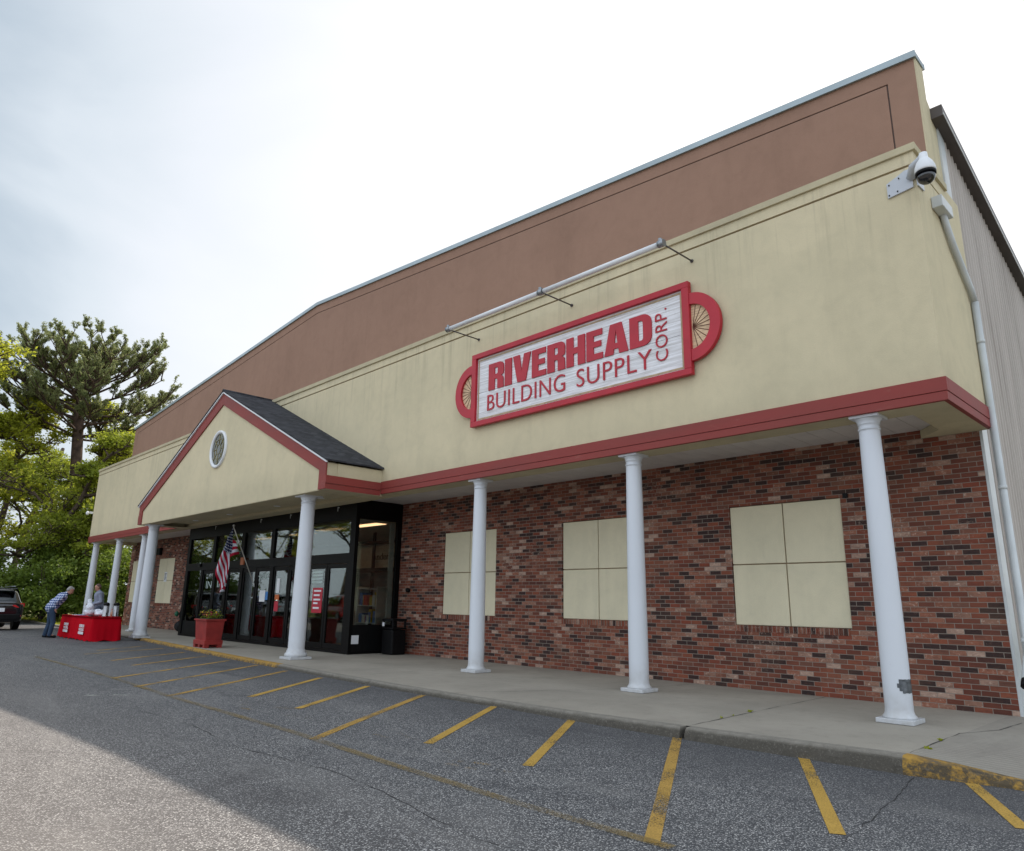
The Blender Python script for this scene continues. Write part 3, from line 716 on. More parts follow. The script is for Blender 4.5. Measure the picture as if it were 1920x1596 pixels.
for i, x in enumerate((-.94, -4.57, -8.27, -27.75, -30.9, -34.25)):
    c = column(x, .20, SOF+.004, .148, .122, .40, .35, 'main')
    if i == 0:
        c['label'] = 'right end column with grey tape around its foot'
        tp = MB()
        TAPE = plain('grey_duct_tape', (.11, .12, .13), .35, .5, .4, var=.5, scale=20)
        def patch(a0, a1, z0, z1, r_):
            n = 10; vs = []
            for k in range(n+1):
                a_ = R(a0+(a1-a0)*k/n)
                for z, dz in ((z0, -.004*math.sin(k*2)), (z1, .004*math.sin(k*3))): vs.append((x+r_*math.cos(a_), .20+r_*math.sin(a_), z+dz))
            tp.add(vs, [(2*k, 2*k+2, 2*k+3, 2*k+1) for k in range(n)])
        patch(-62, 35, .475, .60, .1495); patch(-70, 10, .51, .555, .151); patch(-50, 35, .45, .53, .1505)
        tp.build('duct_tape', TAPE, c)
for x in (-12.74, -22.9): column(x, -1.08, 3.685, .178, .152, .50, .46, 'porch')

# portico
PF = -1.40; PL, PR = -23.45, -11.44; PA = (PL+PR)/2; ZEV, ZPK = 4.29, 7.03
sl_ = (ZPK-ZEV)/(PR-PA)
gab = MB().prism([(PL+.02, 3.69), (PR-.02, 3.69), (PR-.02, ZEV-.03), (PA, ZPK-.04), (PL+.02, ZEV-.03)], 'y', PF, PF+.25)
GB = gab.build('pediment', CREAM, BL)
bw = .285
tr_ = MB()
for s_ in (1, -1):
    xo = PR if s_ == 1 else PL
    f_ = lambda d: xo-s_*d
    tr_.prism([(f_(0), 3.685), (f_(bw), 3.685), (f_(bw), ZEV-.175+0.0), (f_(0), ZEV-.005)][:: s_], 'y', PF-.036, PF-.001)
    tr_.prism([(f_(0), ZEV-.006), (f_(bw), ZEV-.176), (PA+s_*.001, ZPK-.36), (PA+s_*.001, ZPK-.02)][:: s_], 'y', PF-.0362, PF-.0012)
tr_.build('red_rake_trim', RED, GB)
wt_ = MB()
for s_ in (1, -1):
    xo = (PR+.05) if s_ == 1 else (PL-.05); ze = ZEV-.05*sl_
    wt_.prism([(xo, ze-.02), (xo, ze+.025), (PA, ZPK+.02), (PA, ZPK-.025)][:: s_], 'y', PF-.075, PF-.037)
wt_.build('white_drip_edge', WHITEP, GB)
rf = MB()
for s_ in (1, -1):
    xo = PR+.07 if s_ == 1 else PL-.07; ze = ZEV-.07*sl_
    rf.prism([(xo, ze+.028), (xo, ze+.062), (PA, ZPK+.056), (PA, ZPK+.022)][:: s_], 'y', PF-.09, 0.0)
    # behind the fascia plane the shingles stop at the wall; the ridge runs on to it
rf.build('shingle_roof', SHING, BL)
MB().tube([(PA, PF-.09, ZPK+.045), (PA, -.0, ZPK+.045)], .05, 6).build('ridge_cap', SHING, BL)
for s_ in (1, -1):
    xo = PR if s_ == 1 else PL
    xa, xb = (xo-.2, xo) if s_ == 1 else (xo, xo+.2)
    MB().box(xa, xb, PF+.251, .0, 3.69, ZEV-.03).build('pediment_side', CREAM, GB)
    m = MB()
    for (z0, z1, p) in ((3.685, 3.80, .018), (3.806, 3.975, .032)):
        m.box(min(xo, xo+s_*p), max(xo, xo+s_*p), PF-.036, -.037, z0, z1)
    m.build('red_side_band', RED, GB)
# portico soffit
ps = MB().box(PL, PR, PF+.004, -.95, 3.676, 3.689).box(PL, PL+.5, -.95, .03, 3.676, 3.689).box(PR-.5, PR, -.95, .03, 3.676, 3.689)
ps.box(PL+.5, PR-.5, -.95, .54, 3.80, 3.83).box(PL+.5, PR-.5, -.956, -.95, 3.676, 3.83)
ps.build('portico_soffit', CAPCREAM, BL)
for x in (-21.5, -18.9, -15.9, -13.6):
    MB().lathe((x, -.3, 3.788), [(.09, .0), (.09, .012)], 20).build('downlight', WHITEP, BL)
# round window
rw = MB(); Cx, Cz, Ro, Ri = -17.45, 5.39, .53, .445
n = 48
vs = []
for k in range(n):
    t = 2*math.pi*k/n; c, s_ = math.cos(t), math.sin(t)
    for r_, y in ((Ro, PF-.0005), (Ro, PF-.05), (Ro-.03, PF-.062), (Ri+.02, PF-.05), (Ri, PF-.03), (Ri, PF-.0005)): vs.append((Cx+r_*c, y, Cz+r_*s_))
rw.add(vs, [(6*k+j, 6*((k+1) % n)+j, 6*((k+1) % n)+j+1, 6*k+j+1) for k in range(n) for j in range(5)], True)
RW = rw.build('round_window', WHITEP, BL)
STG = Mt('leaded_glass', .12, .8); STG.base(STG.mix(STG.ramp(STG.voro(5.5, out='Distance'), [(.2, 0), (.5, 1)]), (.10, .09, .02), (.025, .03, .02)))
MB().prism([(Cx+Ri*math.cos(2*math.pi*k/n), Cz+Ri*math.sin(2*math.pi*k/n)) for k in range(n)], 'y', PF-.012, PF-.008).build('pane', STG.m, RW)
mt = MB()
LEAD = plain('brass_leading', (.22, .18, .07), .4, metal=.5)
for a_ in range(0, 360, 45): mt.tube([(Cx+.14*math.cos(R(a_)), PF-.016, Cz+.14*math.sin(R(a_))), (Cx+.42*math.cos(R(a_)), PF-.016, Cz+.42*math.sin(R(a_)))], .009, 6)
for r_ in (.14, .29): mt.tube([(Cx+r_*math.cos(R(a_)), PF-.016, Cz+r_*math.sin(R(a_))) for a_ in range(0, 361, 15)], .008, 6)
mt.build('leading', LEAD, RW)

# ------------------------------------------------------------------ glazed entrance
VX0, VX1, VY = -24.15, -13.27, .54
EN = MB().box(VX0, VX1, VY, VY+.12, 3.37, 3.86).box(VX0, VX1, VY, VY+.1, 2.28, 2.52).box(VX0, VX1, VY, VY+.1, .123, .19).box(VX1-.1, VX1, VY+.12, 1.93, 3.37, 3.86).box(VX1-.1, VX1, VY+.1, 1.93, .123, .19)
um = [(-24.15, -23.93), (-21.96, -21.76), (-19.78, -19.57), (-17.78, -17.58), (-15.78, -15.50), (-13.50, -13.27)]
lm = [(-24.15, -23.93), (-22.76, -22.60), (-20.80, -20.62), (-19.70, -19.52), (-17.66, -17.50), (-15.64, -15.50), (-13.55, -13.27)]
for a_, b_ in um: EN.box(a_, b_, VY+.001, VY+.1, 2.52, 3.37)
for a_, b_ in lm: EN.box(a_, b_, VY+.001, VY+.1, .19, 2.28)
EN.box(VX1-.1, VX1, 1.80, 1.93, .19, 3.37)
ENT = EN.build('entrance_frame', DARK, BL)
MB().box(VX1-.16, VX1-.102, 1.66, 1.78, .8, 3.35).build('inner_post', PIPE, ENT)
MB().box(VX1-.09, VX1-.01, VY+.1, 1.80, .19, .80).build('kick_panel', BLACKP, ENT)
MB().box(VX1-.005, VX1+.004, .62, .82, .36, .56).build('paper_notice', WHITEP, ENT)
MB().box(-23.93, -22.76, VY+.03, VY+.07, .19, .62).build('kick_panel', BLACKP, ENT)
for (a_, b_), (c, d) in zip(um, um[1:]): MB().box(b_, c, VY+.04, VY+.046, 2.52, 3.37).build('transom_glass', GLASS, ENT)
MB().box(VX1-.05, VX1-.044, VY+.1, 1.80, .80, 3.37).build('side_glass', GLASS, ENT)
def door(x0, x1, yo=0.0, rail=.09):
    y = VY+.03+yo
    d = MB().box(x0, x0+rail, y, y+.045, .2, 2.27).box(x1-rail, x1, y, y+.045, .2, 2.27).box(x0+rail, x1-rail, y, y+.045, .2, .33).box(x0+rail, x1-rail, y, y+.045, 2.16, 2.27)
    o = d.build('door', DARK, BL)
    MB().box(x0+rail, x1-rail, y+.02, y+.026, .33, 2.16).build('glass', GLASS, o)
    return o
MB().box(-23.93, -22.76, VY+.045, VY+.051, .62, 2.28).build('sidelight_glass', GLASS, ENT)
doors = [door(-22.60, -21.70), door(-21.70, -20.80), door(-20.62, -19.70), door(-19.52, -18.62), door(-18.58, -17.66, .0), door(-17.50, -16.58), door(-16.56, -15.64), door(-15.50, -14.55), door(-14.53, -13.55)]
def decal(parent, x0, x1, z0, z1, mat, body=None, c2=None, y=VY+.046):
    if body: return text_mesh(MB(), body, x0, x1, z0, z1, y-.002, y).build('lettering', mat, parent)
    return MB().box(x0, x1, y-.002, y, z0, z1).build('poster', mat, parent)
DECW = plain('white_vinyl_decal', (.45, .55, .52), .5)
REDP = plain('red_poster_print', (.42, .01, .03), .5)
decal(doors[4], -18.52, -17.74, 1.93, 2.12, DECW, 'HOURS')
decal(doors[0], -22.30, -21.86, 1.70, 1.92, DECW, 'IN')
decal(doors[1], -21.40, -20.95, 1.72, 1.95, DECW, 'IN')
decal(doors[7], -15.22, -14.72, 1.05, 1.68, REDP)
for k, (z, w2) in enumerate(((1.58, .36), (1.47, .3), (1.36, .34), (1.27, .22), (1.15, .3))): decal(doors[7], -15.15, -15.15+w2, z, z+.045, WHITEP, y=VY+.043)
for k in range(4): decal(doors[7], -15.30, -14.75, 1.80+k*.085, 1.85+k*.085, DECW)
decal(doors[4], -18.30, -17.95, 1.30, 1.62, WHITEP); decal(doors[4], -17.93, -17.78, 1.35, 1.58, plain('blue_print', (.05, .2, .5)))
decal(doors[5], -17.33, -17.10, 1.05, 1.32, REDP); decal(doors[5], -17.28, -17.10, 1.55, 1.95, WHITEP)
decal(doors[5], -17.33, -17.08, 1.36, 1.5, plain('orange_print', (.5, .12, .03)))
for x in (-21.9, -18.55, -16.7, -14.15):
    MB().box(x-.035, x-.015, VY-.01, VY-.001, 3.60, 3.72).box(x-.0149, x+.045, VY-.01, VY-.001, 3.68, 3.70).build('letter_remnant', PIPE, ENT)
MB().box(-22.95, -22.75, VY-.06, VY-.001, 2.40, 2.50).build('door_sensor', BLACKP, ENT)
MB().box(-19.64, -19.42, VY-.04, VY-.001, 2.38, 2.60).build('orange_sign', plain('orange_sign_face', (.35, .10, .03), .5), ENT)
# interior seen through the glass
INT = MB().box(VX0+.1, VX1-.12, 5.5, 5.6, .12, 3.4).box(VX0-.1, VX0-.01, .66, 5.5, .12, 3.5).box(VX1+.0, VX1+.1, 2.05, 5.5, .12, 3.5).build('interior_wall', plain('interior_grey_wall', (.40, .40, .40)), BL)
MB().box(VX0, VX1, .66, 5.5, .05, .125).build('interior_floor', plain('interior_floor_tile', (.26, .24, .21), .35), BL)
MB().box(VX0, VX1-.10, .67, 5.5, 3.38, 3.42).build('interior_ceiling', plain('interior_ceiling_tile', (.80, .79, .75)), BL)
inf = MB().box(VX0+.1, VX1-.15, 3.02, 3.10, 3.02, 3.10).box(VX0+.1, VX1-.15, 3.02, 3.10, 2.20, 2.32)
for k in range(9): x = VX1-.4-k*1.28; inf.box(x-.05, x+.05, 3.03, 3.09, .125, 3.37)
inf.build('inner_frame', DARK, BL)
MB().box(VX0+.1, VX1-.15, 3.2, 3.22, 2.32, 3.02).build('inner_transom_board', plain('beige_board', (.33, .31, .26)), BL)
for k, (x, y) in enumerate(((-14.6, 1.75), (-16.6, 1.75), (-18.7, 2.0), (-21.2, 2.0))):
    o = MB().box(x-.62, x+.62, y-.16, y+.16, 3.366, 3.378).build('ceiling_light', LAMP, BL)
bn = MB().box(-19.4, -16.3, 1.2, 1.215, 2.60, 2.95).build('window_banner', REDP, BL)
def banner_mat():
    m = Mt('orange_red_banner', .6); m.base(m.ramp(m.noise(4, 4), [(.35, (.35, .02, .01)), (.5, (.5, .09, .01)), (.62, (.55, .25, .03)), (.7, (.3, .01, .03))], 'CONSTANT')); return m.m
bn.data.materials[0] = banner_mat()
mm = MB(); x = -19.4
while x < -17.8: mm.prism([(x, 2.50), (x+.07, 2.50), (x+.15, 2.60), (x+.08, 2.60)], 'y', 1.2, 1.215); x += .15
mm.build('banner_fringe', REDP, BL)
dl = MB().box(-19.25, -18.95, 1.05, 1.15, .125, 1.25).box(-18.2, -18.06, 1.0, 1.06, .125, 1.15).box(-17.75, -17.61, 1.0, 1.06, .125, 1.15).box(-18.06, -17.75, 1.0, 1.06, 1.05, 1.15).box(-17.2, -16.6, 1.2, 1.8, .125, .9)
dl.build('display_rack', plain('display_white', (.5, .55, .58), .5), BL)
RK = random.Random(4)
for rx_, ry_ in ((-15.0, 2.3), (-16.6, 2.6), (-20.2, 2.2), (-21.9, 2.5), (-23.2, 2.0)):
    sh = MB()
    for z in (.35, .80, 1.25, 1.70): sh.box(rx_-.5, rx_+.5, ry_-.2, ry_+.2, z-.02, z)
    for q in (-.5, .47): sh.box(rx_+q, rx_+q+.03, ry_-.2, ry_+.2, .126, 1.75)
    so_ = sh.build('merchandise_shelf', PIPE, BL)
    for ci, cc in enumerate(((.6, .6, .58), (.55, .05, .03), (.08, .2, .5), (.6, .42, .06))):
        bxs = MB()
        for z in (.35, .80, 1.25):
            for k in range(4):
                if RK.random() < .45:
                    x_ = rx_-.44+k*.23+ci*.02; bxs.box(x_, x_+RK.uniform(.10, .18), ry_-.18+ci*.01, ry_+.1, z+.001, z+RK.uniform(.14, .36))
        if bxs.v: bxs.build('boxed_goods', plain('carton_print', cc, .6), so_)['kind'] = 'stuff'
text_mesh(MB(), 'Andersen', -16.5, -15.2, 2.56, 2.76, 3.19, 3.199).build('wall_lettering', BLACKP, BL)
MB().box(-15.15, -14.95, 3.19, 3.199, 2.55, 2.78).build('wall_logo', REDP, BL)
# small fixtures on the brick
fx = MB().lathe((-12.82, 1.88, 1.60), [(.035, 0), (.06, .02), (.06, .08), (.03, .10)], 14).build('wall_bell', BLACKP, BL)
MB().box(-31.25, -30.85, 1.80, 1.929, 3.15, 3.45).build('wall_lamp', BLACKP, BL, bevel=.02)
MB().box(-2.0, -1.93, 1.90, 1.929, 2.98, 3.05).build('wall_screw', BLACKP, BL)

# ------------------------------------------------------------------ shop sign
SG = thing('shop_sign', (-5.755, -.05, 4.735), 'red framed white board sign reading RIVERHEAD BUILDING SUPPLY CORP.', 'sign')
SX0, SX1, SZ0, SZ1 = -8.275, -3.235, 4.735, 6.238
SRED = plain('sign_red_paint', (.43, .015, .030), .45, .4, var=.1)
FBX = .125; FBZ = .10
MB().box(SX0, SX1, -.12, -.03, SZ0, SZ0+FBZ).box(SX0, SX1, -.12, -.03, SZ1-FBZ, SZ1).box(SX0, SX0+FBX, -.12, -.03, SZ0+FBZ, SZ1-FBZ).box(SX1-FBX, SX1, -.12, -.03, SZ0+FBZ, SZ1-FBZ).build('red_frame', SRED, SG, bevel=.006)
def signwood():
    m = Mt('weathered_white_boards', .7, .3)
    g_ = m.noise(7, 6, sc3=(.12, 1, 3.6), rough=.65)
    g2 = m.noise(22, 4, sc3=(.08, 1, 3))
    a = m.mix(m.ramp(g_, [(.42, 0), (.66, .85)]), (.86, .87, .90), (.50, .49, .48))
    a = m.mix(m.ramp(g2, [(.5, 0), (.7, .5)]), a, (.36, .33, .30))
    a = m.mix(m.ramp(m.noise(3, 6, rough=.8), [(.62, 0), (.75, .55)]), a, (.30, .28, .24))
    m.base(a); m.bump(m.math('ADD', g_, g2), .6, .012); return m.m
SW = signwood()
px0, px1, pz0, pz1 = SX0+FBX, SX1-FBX, SZ0+FBZ, SZ1-FBZ
TAN = plain('tan_wood_border', (.42, .32, .20), .7, var=.2, scale=9)
MB().box(px0, px1, -.060, -.035, pz0, 5.412).box(px0, px1, -.060, -.035, 5.420, pz1).build('white_board', SW, SG)
bd = MB(); o_, i_ = .028, .058
bd.box(px0+o_, px1-o_, -.066, -.061, pz0+o_, pz0+i_).box(px0+o_, px1-o_, -.066, -.061, pz1-i_, pz1-o_).box(px0+o_, px0+i_, -.066, -.061, pz0+i_, pz1-i_).box(px1-i_, px1-o_, -.066, -.061, pz0+i_, pz1-i_)
bd.build('border_line', TAN, SG)
for s_ in (-1, 1):
    cx = SX0 if s_ < 0 else SX1; cz = 5.485
    m = MB(); K = 28; vs = []
    ro, rox, ri, rix = .545, .505, .365, .335
    for k in range(K+1):
        t = -math.pi/2+math.pi*k/K
        for (rx_, rz_) in ((rox, ro), (rix, ri)):
            for y in (-.105, -.03): vs.append((cx+s_*rx_*math.cos(t), y, cz+rz_*math.sin(t)))
    fs = []
    for k in range(K):
        b = 4*k
        fs += [(b, b+4, b+6, b+2), (b+1, b+3, b+7, b+5), (b, b+1, b+5, b+4), (b+2, b+6, b+7, b+3)]
    m.add(vs, fs)
    AR = m.build('red_arch', SRED, SG)
    fan = MB().prism([(cx, cz-ri-.01)]+[(cx+s_*(rix+.01)*math.cos(-math.pi/2+math.pi*k/K), cz+(ri+.01)*math.sin(-math.pi/2+math.pi*k/K)) for k in range(1, K)]+[(cx, cz+ri+.01)], 'y', -.055, -.035)
    FM = Mt('sunburst_wood', .75); gn = FM.noise(16, 5, sc3=(.3, 1, 3)); FM.base(FM.mix(FM.ramp(gn, [(.4, 0), (.65, 1)]), (.74, .54, .34), (.50, .36, .23))); FM.bump(gn, .5, .01)
    fan.build('sunburst_panel', FM.m, SG)
    ray_ = MB()
    for a_ in (-74, -55, -37, -20, -5, 8, 22, 40, 58, 76):
        dx, dz = math.cos(R(a_)), math.sin(R(a_)); L_ = .34
        ray_.tube([(cx+s_*.02, -.057, cz), (cx+s_*dx*rix*.98, -.057, cz+dz*ri*.98)], .006, 5)
    ray_.build('sunburst_ray', plain('brown_ray_paint', (.16, .07, .045)), SG)
# lettering
def arc(cx, cz, rx_, rz_, a0, a1, n=5): return [(cx+rx_*math.cos(R(a0+(a1-a0)*k/n)), cz+rz_*math.sin(R(a0+(a1-a0)*k/n))) for k in range(n+1)]
GL = {
 'R': ([(0, 0), (0, 1)]+arc(.72, .80, .28, .20, 90, 0)+arc(.82, .60, .18, .13, 0, -80)+arc(.80, .33, .18, .13, 80, 0)+[(1.0, .0), (.60, 0), (.60, .30)]+arc(.52, .32, .08, .07, 0, 90, 3)+[(.40, .39), (.40, 0)], [[(.40, .57)]+arc(.54, .63, .07, .06, -90, 0, 3)+arc(.54, .76, .07, .06, 0, 90, 3)+[(.40, .82)]]),
 'I': ([(0, 0), (0, 1), (1, 1), (1, 0)], []),
 'V': ([(.27, 0), (0, 1), (.37, 1), (.5, .38), (.63, 1), (1, 1), (.73, 0)], []),
 'E': ([(0, 0), (0, 1), (.97, 1), (.97, .80), (.44, .80), (.44, .61), (.90, .61), (.90, .42), (.44, .42), (.44, .20), (1, .20), (1, 0)], []),
 'H': ([(0, 0), (0, 1), (.38, 1), (.38, .63), (.62, .63), (.62, 1), (1, 1), (1, 0), (.62, 0), (.62, .42), (.38, .42), (.38, 0)], []),
 'A': ([(0, 0), (.26, 1), (.74, 1), (1, 0), (.63, 0), (.60, .17), (.40, .17), (.37, 0)], [[(.435, .35), (.565, .35), (.50, .80)]]),
 'D': ([(0, 0), (0, 1)]+arc(.62, .72, .38, .28, 90, 0)+arc(.62, .28, .38, .28, 0, -90), [[(.40, .18)]+arc(.52, .27, .10, .09, -90, 0, 3)+arc(.52, .73, .10, .09, 0, 90, 3)+[(.40, .82)]]),
}
wds = dict(R=.425, I=.185, V=.47, E=.355, H=.425, A=.49, D=.43)
word = 'RIVERHEAD'; tot = sum(wds[c] for c in word); gap = (3.85-tot)/8
x = -7.80
for c in word:
    m = MB(); o_, h_ = GL[c]; W = wds[c]
    curve_shape(m, o_, h_, -.083, -.061, lambda u, x=x, W=W: x+u*W, lambda v: 5.408+v*.535)
    m.build('letter', SRED, SG); x += W+gap
x = -7.83
text_mesh(MB(), 'BUILDING', -7.83, -5.80, 5.005, 5.325, -.078, -.061, offset=-.008, spacing=1.06).build('lettering', SRED, SG)
text_mesh(MB(), 'SUPPLY', -5.53, -3.97, 5.005, 5.325, -.078, -.061, offset=-.008, spacing=1.06).build('lettering', SRED, SG)
text_mesh(MB(), 'CORP.', -3.885, -3.665, 5.075, 5.935, -.078, -.061, rot=True, offset=-.008, spacing=1.05).build('lettering', SRED, SG)
MB().box(SX0+.3, SX1-.3, -.03, -.001, SZ0+.3, SZ0+.4).box(SX0+.3, SX1-.3, -.03, -.001, SZ1-.4, SZ1-.3).build('mounting_rail', DARK, SG)

# light bar above the sign
LB = thing('sign_light_bar', (-5.74, -.77, 6.62), 'long white tube light bar held out above the red framed sign', 'light fixture')
for a_, b_ in ((-8.22, -5.80), (-5.66, -3.30)): MB().tube([(a_, -.77, 6.62), (b_, -.77, 6.62)], .042, 14).build('white_tube', WHITEP, LB)
STEEL = plain('galvanised_steel', (.30, .32, .34), .35, metal=.8)
for x in (-8.25, -5.73, -3.25):
    m = MB().tube([(x-.05, -.77, 6.62), (x+.05, -.77, 6.62)], .058, 12).tube([(x-.02, -.77, 6.66), (x-.02, -.77, 6.71)], .03, 8)
    m.build('collar', STEEL, LB)
    MB().tube([(x+.03, -.74, 6.60), (x+.04, -.0, 6.60)], .013, 6).tube([(x+.04, -.015, 6.60), (x+.04, -.001, 6.60)], .03, 8).build('bracket_arm', DKBROWN, LB)

# security cameras
def seccam(loc, lab, small=False):
    t = thing('security_camera', loc, lab, 'security camera', 'white dome cameras on the canopy corners')
    x, y, z = loc
    if small:
        MB().box(x-.02, x+.02, y-.02, y+.12, z-.05, z+.05).build('bracket', WHITEP, t)
        MB().lathe((x, y-.10, z-.06), [(.015, -.06), (.05, -.04), (.065, 0), (.065, .07), (.035, .10), (.015, .12)], 16).build('housing', WHITEP, t)
        return t
    GREYM = plain('grey_mount_metal', (.50, .53, .57), .35, var=.05)
    m = MB().prism([(x-.34, z-.17), (x-.04, z-.13), (x-.04, z+.13), (x-.12, z+.13), (x-.20, z+.09), (x-.34, z+.03)], 'y', -.025, -.005)
    m.prism([(-.02, z-.13), (.22, z-.11), (.22, z+.11), (-.02, z+.13)], 'x', .003, .02)
    m.build('corner_plate', GREYM, t)
    for (dx, dz) in ((-.32, -.14), (-.31, .0), (-.22, -.12), (-.19, .05)):
        MB().lathe((x+dx, -.03, z+dz), [(.008, -.008), (.008, .008)], 8).build('bolt', BLACKP, t)
    MB().tube([(x-.05, -.03, z), (x+.02, -.16, z+.06), (x+.13, -.25, z+.07), (x+.17, -.27, z+.11)], [.055, .05, .04, .035], 12).build('arm', GREYM, t)
    cx, cy, cz = x+.17, -.27, z-.145
    MB().lathe((cx, cy, cz), [(.115, 0), (.118, .02), (.112, .07), (.09, .13), (.06, .175), (.05, .19), (.045, .26), (.02, .27)], 28).build('housing', WHITEP, t)
    MB().lathe((cx, cy, cz-.035), [(.112, 0), (.114, .034)], 28).build('black_ring', BLACKP, t)
    DG = Mt('smoked_dome', .06, .9); DG.base((.006, .006, .008))
    MB().lathe((cx, cy, cz-.036), [(.02, -.112), (.055, -.10), (.083, -.075), (.10, -.035), (.103, 0)], 28).build('dome', DG.m, t)
    return t
seccam((0.0, 0.0, 6.62), 'white dome camera on grey corner plate at the top right canopy corner')
seccam((-34.86, -.12, 5.1), 'tiny white camera on the far left end of the cream canopy', True)

# ------------------------------------------------------------------ flag
FL = thing('wall_flag', (-18.62, .54, 1.81), 'American flag on a white pole leaning out from the entrance doors', 'flag')
F0 = Vector((-18.62, .52, 1.81)); F1 = Vector((-18.5, -.31, 3.40))
MB().tube([F0, F1], .014, 8).build('pole', plain('white_pole_paint', (.55, .54, .48), .4), FL)
MB().ball(F1+Vector((0, 0, .04)), .035).build('finial', plain('silver_finial', (.5, .5, .5), .3, metal=.6), FL)
MB().tube([F0-Vector((0, -.02, .09)), F0+Vector((0, 0, .02))], .022, 8).build('bracket', PIPE, FL)
# flag cloth laid out from its drape seen square-on: (u right, v down) in metres from the pole top
er = Vector((math.cos(R(50)), math.sin(R(50)), 0)); ed = Vector((0, 0, -1)); en = Vector((math.sin(R(50)), -math.cos(R(50)), 0))
def fp(px_, py_, d=0.0):   # drape layout units -> metres
    u = (px_-240)*.00250; v = (py_-125)*.00250
    return F1 + er*u + ed*v + en*d
def flagmat():
    m = Mt('flag_cloth', .8, .2)
    at = m.n('ShaderNodeAttribute'); at.attribute_name = 'flag'; X, Y, Z = m.xyz(at.outputs['Vector'])
    st = m.math('GREATER_THAN', m.math('FRACT', m.math('MULTIPLY', X, .5)), .5)
    sp = m.mix(st, (.40, .012, .035), (.62, .64, .70))
    # stars
    fx_ = m.math('SUBTRACT', m.math('FRACT', X), .5); fy_ = m.math('SUBTRACT', m.math('FRACT', Y), .5)
    d = m.math('SQRT', m.math('ADD', m.math('MULTIPLY', fx_, fx_), m.math('MULTIPLY', fy_, fy_)))
    cn = m.mix(m.math('LESS_THAN', d, .27), (.012, .022, .085), (.62, .64, .70))
    m.base(m.mix(m.math('GREATER_THAN', Z, .5), sp, cn))
    out = m.t.nodes['Material Output']; tl = m.n('ShaderNodeBsdfTranslucent'); m.l(m.mix(m.math('GREATER_THAN', Z, .5), sp, cn), tl.inputs[0]); ms = m.n('ShaderNodeMixShader'); ms.inputs[0].default_value = .3
    m.l(m.b.outputs[0], ms.inputs[1]); m.l(tl.outputs[0], ms.inputs[2]); m.l(ms.outputs[0], out.inputs[0]); return m.m
fv, ff_, fa = [], [], []
def fgrid(P, U, nu, nv, z):
    b = len(fv)
    for i in range(nu+1):
        for j in range(nv+1):
            s_, t = i/nu, j/nv
            p = [(1-s_)*(1-t)*P[0][k]+s_*(1-t)*P[1][k]+s_*t*P[2][k]+(1-s_)*t*P[3][k] for k in (0, 1)]
            u = [(1-s_)*(1-t)*U[0][k]+s_*(1-t)*U[1][k]+s_*t*U[2][k]+(1-s_)*t*U[3][k] for k in (0, 1)]
            dep = .05*math.sin(p[0]*.055+p[1]*.012)+.02*math.sin(p[1]*.03)
            fv.append(fp(p[0], p[1], dep)); fa.append((u[0], u[1], z))
    for i in range(nu):
        for j in range(nv):
            a_ = b+i*(nv+1)+j; ff_.append((a_, a_+nv+1, a_+nv+2, a_+1))
# stripes body (s across stripes, t along)
fgrid([(150, 390), (80, 620), (178, 872), (240, 690)], [(6, 0), (0.0, 0), (0.0, 5), (6, 5)], 14, 12, 0)
fgrid([(240, 435), (150, 390), (240, 690), (241, 560)], [(8.6, 0), (6, 0), (6, 5), (8, 5)], 8, 8, 0)
fgrid([(178, 872), (150, 860), (215, 860), (240, 690)], [(1.0, 4), (.5, 5), (1.6, 5), (6, 5)], 6, 6, 0)
# canton
fgrid([(236, 132), (232, 150), (150, 390), (205, 430)], [(0, 0), (0, 1), (9, 5), (9, 1)], 6, 12, 1)
fgrid([(240, 132), (236, 132), (205, 430), (243, 440)], [(0, 3), (0, 0), (9, 1), (9, 4)], 6, 12, 1)
# folded part next to the pole, short stripes
fgrid([(243, 270), (243, 470), (333, 432), (288, 290)], [(0, 0), (5, 0), (5, 3), (0, 3)], 12, 6, 0)
me = bpy.data.meshes.new('cloth'); me.from_pydata([tuple(p-ORG[FL.name]) for p in fv], [], ff_); me.materials.append(flagmat())
at = me.attributes.new('flag', 'FLOAT_VECTOR', 'POINT'); at.data.foreach_set('vector', np.array(fa, dtype=np.float32).ravel())
me.polygons.foreach_set('use_smooth', [True]*len(ff_))
fo = bpy.data.objects.new('cloth', me); col.objects.link(fo); fo.parent = FL
sm_ = fo.modifiers.new('thick', 'SOLIDIFY'); sm_.thickness = .003

# ------------------------------------------------------------------ planter
PLT = thing('planter', (-17.35, -1.02, .12), 'square red wooden planter with flowers beside the yellow kerb', 'planter')
RW_ = plain('red_planter_wood', (.26, .022, .018), .6, var=.2, scale=4)
xa, xb, ya, yb_ = -17.85, -17.10, -1.34, -.86
p = MB(); zb0 = .24
p.add([(xa+.04, ya+.04, zb0), (xb-.04, ya+.04, zb0), (xb-.04, yb_-.04, zb0), (xa+.04, yb_-.04, zb0), (xa, ya, .80), (xb, ya, .80), (xb, yb_, .80), (xa, yb_, .80)], [(3, 2, 1, 0), (4, 5, 6, 7), (0, 1, 5, 4), (1, 2, 6, 5), (2, 3, 7, 6), (3, 0, 4, 7)])
p.build('tub', RW_, PLT, bevel=.008)
p = MB().box(xa-.03, xb+.03, ya-.03, yb_+.03, .80, .84); p.build('rim', RW_, PLT, bevel=.006)
p = MB().box(xa-.0, xb+.0, ya-.0, yb_+.0, .20, .31); p.build('base_band', RW_, PLT, bevel=.006)
for x in (xa+.07, (xa+xb)/2, xb-.07):
    for y in (ya+.07, yb_-.07): MB().box(x-.06, x+.06, y-.06, y+.06, .122, .20).build('foot', RW_, PLT)
MB().box(xa+.03, xb-.03, ya+.03, yb_-.03, .84, .85).build('soil', SOIL, PLT)
fv2 = MB(); flo = {0: MB(), 1: MB()}
